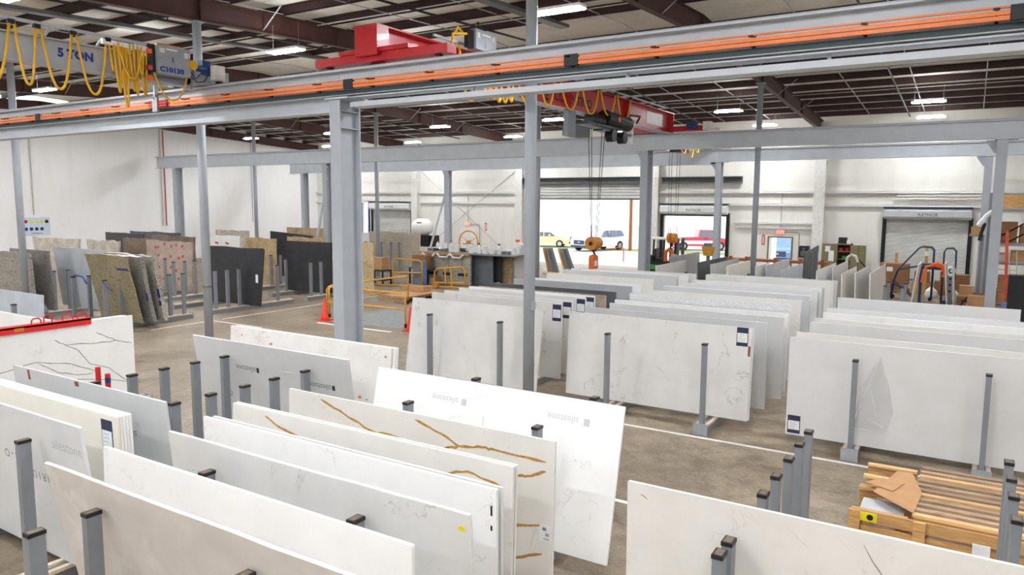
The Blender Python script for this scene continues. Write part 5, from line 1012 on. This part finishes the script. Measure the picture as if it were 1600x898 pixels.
fr = thing('blue_frame', 'dark blue steel frame carrying the orange straps', 'frame', (-1.2, 34.5, 0)); MB().box(-1.75, -.65, 34.45, 34.62, 1.38, 1.52).build('beam', 'navy_paint', fr)
for x in (-1.68, -.72): MB().box(x-.05, x+.05, 34.45, 34.62, 0, 1.38).build('leg', 'navy_paint', fr)
ol = thing('wood_post', 'pale timber post standing up between the stair and the roll-up door', 'post', (-1.65, 37.5, 0)); MB().box(-1.72, -1.6, 37.5, 37.6, 0, 2.1).build('timber', 'crate_wood', ol); MB().box(-1.73, -1.59, 37.49, 37.61, 1.75, 1.95).build('wrap', 'white_paint', ol)
ol = thing('wood_post', 'short timber post beside the labelled carton', 'post', (-2.95, 39.1, 0)); MB().box(-3.02, -2.9, 39.05, 39.15, 0, 1.75).build('timber', 'crate_wood', ol); MB().box(-3.1, -2.85, 39.03, 39.17, 1.2, 1.3).build('cleat', 'crate_wood', ol)
carton('large brown carton with a white shipping label before the closed door', -3.55, -2.35, 38.0, 38.8, .35, 1.3, 'cardboard_dark', False); tag(MB().box(-3.25, -3.0, 37.985, 37.995, .95, 1.15).build('shipping_label', 'label_white'), 'white shipping label on the large brown carton', 'label')
pallet('pallet under the labelled brown carton', -3.6, -2.3, 37.9, 38.9, 0, 'crate_wood'); tag(MB().box(-3.5, -2.4, 38.05, 38.75, .145, .345).build('carton_base', 'cardboard_dark'), 'low brown tray between the pallet and the labelled carton', 'tray')
g_ = 'cartons piled before the closed roll-up door'
for x, y, z, w, h in ((-2.2, 37.6, 0, .8, .55), (-1.3, 37.8, 0, .9, .6), (-.55, 36.9, 0, .6, .6), (-2.1, 37.7, .56, .6, .45), (-1.1, 37.9, .61, .6, .4), (-.5, 37.0, .61, .55, .4), (-.1, 36.1, 0, .6, .35)):
    carton('brown carton in the pile before the closed roll-up door', x, x+w, y, y+.6, z, z+h, 'cardboard_dark' if (int(x*10) % 2) else 'cardboard', z == 0 and False, g_)
for x, y, z, lab in ((-1.35, 36.6, .2, 'crumpled white plastic bag by the blue frame'), (-.5, 35.8, .1, 'crumpled white plastic bag by the hand truck'), (.2, 32.2, .02, 'crumpled white plastic on the floor by the hand truck')):
    r = random.Random(int(x*77)); mb = MB(); mb.lathe((x, y, z if z < .05 else 0), [(.2*r.uniform(.8, 1.2), 0), (.28*r.uniform(.8, 1.2), .12), (.22*r.uniform(.7, 1.2), .3), (.08, .45), (.02, .5)], 9); tag(mb.build('plastic_bag', 'plastic_wrap'), lab, 'plastic bag')
co = thing('hose_coil', 'round white coil hanging on the rack post by the hand truck', 'coil', (-.62, 33.88, 1.2)); MB().tube([(-.62+.13*math.cos(a), 33.88, 1.4+.16*math.sin(a)) for a in [2*math.pi*i/16 for i in range(16)]], .05, 8, True).build('ring', 'white_paint', co, True)
cpst = thing('slotted_post', 'grey slotted steel post beside the round white coil', 'post', (-.6, 34.0, 0)); MB().box(-.72, -.52, 33.95, 34.05, 0, 1.3).build('post', 'post_grey', cpst)
for z in (.55, .8, 1.05): MB().box(-.66, -.58, 33.94, 33.95, z, z+.08).build('slot', 'black_metal', cpst)
# pallet shelving with goods
sh = thing('pallet_shelving', 'grey pallet shelving with diagonal braces stacked with cartons', 'shelving', (1.6, 35.5, 0))
for x in (.55, 3.3):
    for y in (35.0, 36.1): MB().box(x-.05, x+.05, y-.04, y+.04, 0, 4.5).build('upright', 'post_grey', sh)
    for k in range(5): MB().bar((x, 35.0, .4+.8*k), (x, 36.1, 1.1+.8*k), .04, .04, (1, 0, 0)).build('diagonal', 'galv', sh)
for z in (.1, 1.75, 2.5, 3.85):
    for y in (35.0, 36.1): MB().box(.6, 3.25, y-.03, y+.03, z-.08, z).build('beam', 'post_grey', sh)
    MB().box(.6, 3.25, 35.0, 36.1, z, z+.02).build('deck', 'galv', sh)
for k in range(2): MB().bar((.6, 34.98, 2.55+.0*k), (2.4, 34.98, 3.8), .05, .05).bar((1.2, 34.98, 2.55), (3.0, 34.98, 3.8), .05, .05).build('front_brace', 'galv', sh)
for x0, x1, z0, z1, m, lab in ((.7, 1.9, 3.88, 4.02, 'crate_wood', 'wooden skid on the top shelf of the pallet shelving'), (.7, 1.95, 4.026, 4.42, 'crate_wood', 'orange-brown wooden crate on the top shelf of the pallet shelving'), (.65, 1.5, 2.53, 3.35, 'cardboard_dark', 'tall brown carton on the braced shelf'), (1.6, 2.4, 2.53, 3.2, 'cardboard_dark', 'wide brown carton behind the shelf braces'), (.7, 1.3, 1.78, 2.1, 'off_white', 'white carton on the middle shelf'), (1.0, 1.6, .13, 1.2, 'cardboard', 'big brown carton on the low shelf'), (1.7, 2.4, .13, .9, 'cardboard_dark', 'dark brown carton on the low shelf'), (.68, .97, .13, .6, 'cardboard', 'small carton at the shelf end')):
    carton(lab, x0, x1, 35.2, 35.95, z0, z1, m, False)
carton('orange-brown box sitting at the shelving end by the door hood', -.05, .32, 35.0, 35.4, 2.82, 3.14, 'crate_wood', False); sa = thing('side_shelf', 'small grey stand carrying the orange-brown box beside the shelving', 'shelf', (.1, 35.2, 0)); MB().box(-.1, .42, 34.95, 35.45, 2.76, 2.82).build('shelf', 'post_grey', sa); MB().box(.28, .4, 35.1, 35.2, 0, 2.76).build('upright', 'post_grey', sa)
wr = thing('plastic_sheet', 'crumpled white plastic sheet hanging on the shelving upright', 'plastic sheet', (.45, 34.9, 2.9)); MB().tube([(.62, 34.84, 3.75), (.45, 34.84, 3.6), (.25, 34.84, 3.3), (.2, 34.84, 3.2)], .1, 7).build('sheet', 'plastic_wrap', wr); MB().tube([(.4, 34.88, 3.3), (.3, 34.88, 2.9), (.25, 34.88, 2.6)], .07, 6).build('black_strap', 'black_plastic', wr)
lad = thing('step_ladder', 'orange fibreglass ladder leaning at the shelving upright', 'ladder', (1.1, 34.6, 0))
for x in (.92, 1.28): MB().bar((x, 34.5, 0), (x-.12, 34.8, 3.0), .05, .1, (1, 0, 0)).build('rail', 'ladder_orange', lad)
for k in range(9): MB().bar((.92-.012*k, 34.53+.03*k, .3+.3*k), (1.28-.012*k, 34.53+.03*k, .3+.3*k), .06, .025).build('rung', 'ladder_orange', lad)
ld2 = thing('step_ladder', 'thin grey ladder rail standing beside the orange ladder', 'ladder', (1.5, 34.4, 0))
for x in (1.38, 1.62): MB().bar((x, 34.4, 0), (x-.1, 34.7, 2.3), .05, .03, (1, 0, 0)).build('rail', 'galv', ld2)
for k in range(7): MB().bar((1.38-.013*k, 34.44+.04*k, .3+.3*k), (1.62-.013*k, 34.44+.04*k, .3+.3*k), .04, .02).build('rung', 'galv', ld2)
carton('tall black box standing at the end of the slab row by the ladder', 1.15, 1.75, 29.8, 30.4, 0, 1.66, 'black_plastic', False); carton('brown carton standing at the foot of the crane column by the shelving', .0, .5, 29.7, 30.2, 0, .9, 'cardboard', False); carton('bright blue crate beside the tall black box', 1.0, 1.14, 29.6, 30.0, 0, .75, 'pale_blue', False)
pr = thing('pry_tools', 'black folded tool stand on the floor by the shelving', 'tool stand', (.0, 33, 0)); MB().tube([(-.3, 33, .02), (.05, 33, .6), (.3, 33, .05)], .04, 6).tube([(-.2, 33.1, .35), (.25, 33.1, .3)], .04, 6).build('stand', 'black_metal', pr)

g_ = 'goods crowded at the shelving end'
for x, y, z, w, h, m, lab in ((-.35, 33.6, 0, .5, .45, 'cardboard_dark', 'dark carton on the floor before the shelving end'), (-.3, 34.4, 0, .45, .8, 'cardboard', 'upright carton before the shelving end'), (1.35, 35.1, 1.78, .5, .45, 'cardboard', 'carton on the middle shelf beside the white box'), (1.95, 35.1, 1.78, .6, .5, 'black_plastic', 'black case on the middle shelf'), (2.5, 35.1, 2.53, .6, .6, 'cardboard', 'carton at the far end of the braced shelf'), (2.5, 35.1, .13, .6, 1.1, 'black_plastic', 'tall black case on the low shelf')):
    carton(lab, x, x+w, y, y+.5, z, z+h, m, False, None)
# ================================================================ pallets in front of the racks on the right
def crate_pallet(label, x0, x1, y0, y1, top, m, planks, cross, group=None):
    o = thing('pallet', label, 'pallet', ((x0+x1)/2, (y0+y1)/2, 0), group)
    for y in (y0+.05, (y0+y1)/2, y1-.05):
        MB().box(x0, x1, y-.045, y+.045, top-.14, top-.03).build('stringer', m, o)
    for x in cross:
        for y in (y0+.05, (y0+y1)/2, y1-.05): MB().box(x-.06, x+.06, y-.05, y+.05, .02, top-.14).build('block', m, o)
    for y in (y0+.05, y1-.05): MB().box(x0, x1, y-.05, y+.05, 0, .025).build('runner', m, o)
    for i, (px0, px1, py, w, mm) in enumerate(planks): MB().box(px0, px1, py-w/2, py+w/2, top-.03, top).build('plank', mm, o)
    return o
PL = []
ys = [9.08+i*.172 for i in range(11)]
crate_pallet('weathered slatted pallet with many narrow planks before the film-covered slab', -.34, 1.55, 9.02, 10.9, .58, 'crate_wood', [(-.36, 1.58, y, .085, 'pine' if i % 4 in (0,) else 'pine_old') for i, y in enumerate(ys)], (-.28, .55, 1.45))
crate_pallet('open crate pallet with a yellow warning sticker and loose cardboard', -.98, -.40, 9.0, 10.75, .55, 'crate_wood', [(-.98, -.40, 9.75, .09, 'pine'), (-.98, -.40, 10.2, .09, 'pine'), (-.98, -.40, 10.68, .09, 'pine')], (-.92, -.46))
cs = thing('crate_side', 'brown crate side boards with a yellow warning sticker at the pallet front', 'crate', (-.6, 9.02, 0))
MB().box(-.98, .9, 8.93, 8.96, .42, .55).build('board', 'crate_wood', cs); MB().box(-.86, .9, 8.93, 8.96, .24, .38).build('board', 'crate_wood', cs)
for x in (-.93, -.28, .5): MB().box(x-.06, x+.06, 8.89, 8.93, 0, .55).build('upright', 'crate_wood', cs)
sk = MB().box(-.975, -.7, 8.915, 8.928, .44, .54).build('warning_sticker', 'yellow_sign', cs)
for x in (-.91, -.77): MB().lathe((x, 8.912, .49), [(.035, 0), (.035, .002)], 10, 'y').build('symbol', 'black_text', sk)
MB().box(.22, .38, 8.9, 8.925, .3, .44).build('paper_label', 'label_white', cs)
for i, (pts, z, lab) in enumerate((([(-.8, 9.5), (-.35, 9.05), (-.3, 9.75), (-.45, 10.45), (-.62, 10.4)], .587, 'large torn cardboard piece lying over the open crate pallet'), ([(-.92, 9.75), (-.6, 9.6), (-.5, 9.95), (-.75, 10.0)], .6, 'small torn cardboard piece on the open crate pallet'))):
    tag(MB().prism(pts, (0, 0, z), (1, 0, 0), (0, 1, 0), (0, 0, 1), .008).build('torn_cardboard', 'cardboard'), lab, 'cardboard')
tag(MB().box(-.9, -.45, 9.15, 9.5, .5-.06, .5).build('foam_sheet', 'hood_silver'), 'grey foam sheet inside the open crate pallet', 'foam sheet')
tag(MB().lathe((.75, 8.85, 0), [(.14, 0), (.2, .06), (.17, .14), (.06, .2)], 9).build('plastic_bag', 'plastic_wrap'), 'clear crumpled plastic bag in front of the slatted pallet', 'plastic bag')
tag(MB().box(-2.05, -1.98, 11.55, 11.6, 0, .012).build('paper_scrap', 'label_white'), 'tiny white paper scrap on the floor beside the long painted line', 'paper scrap')
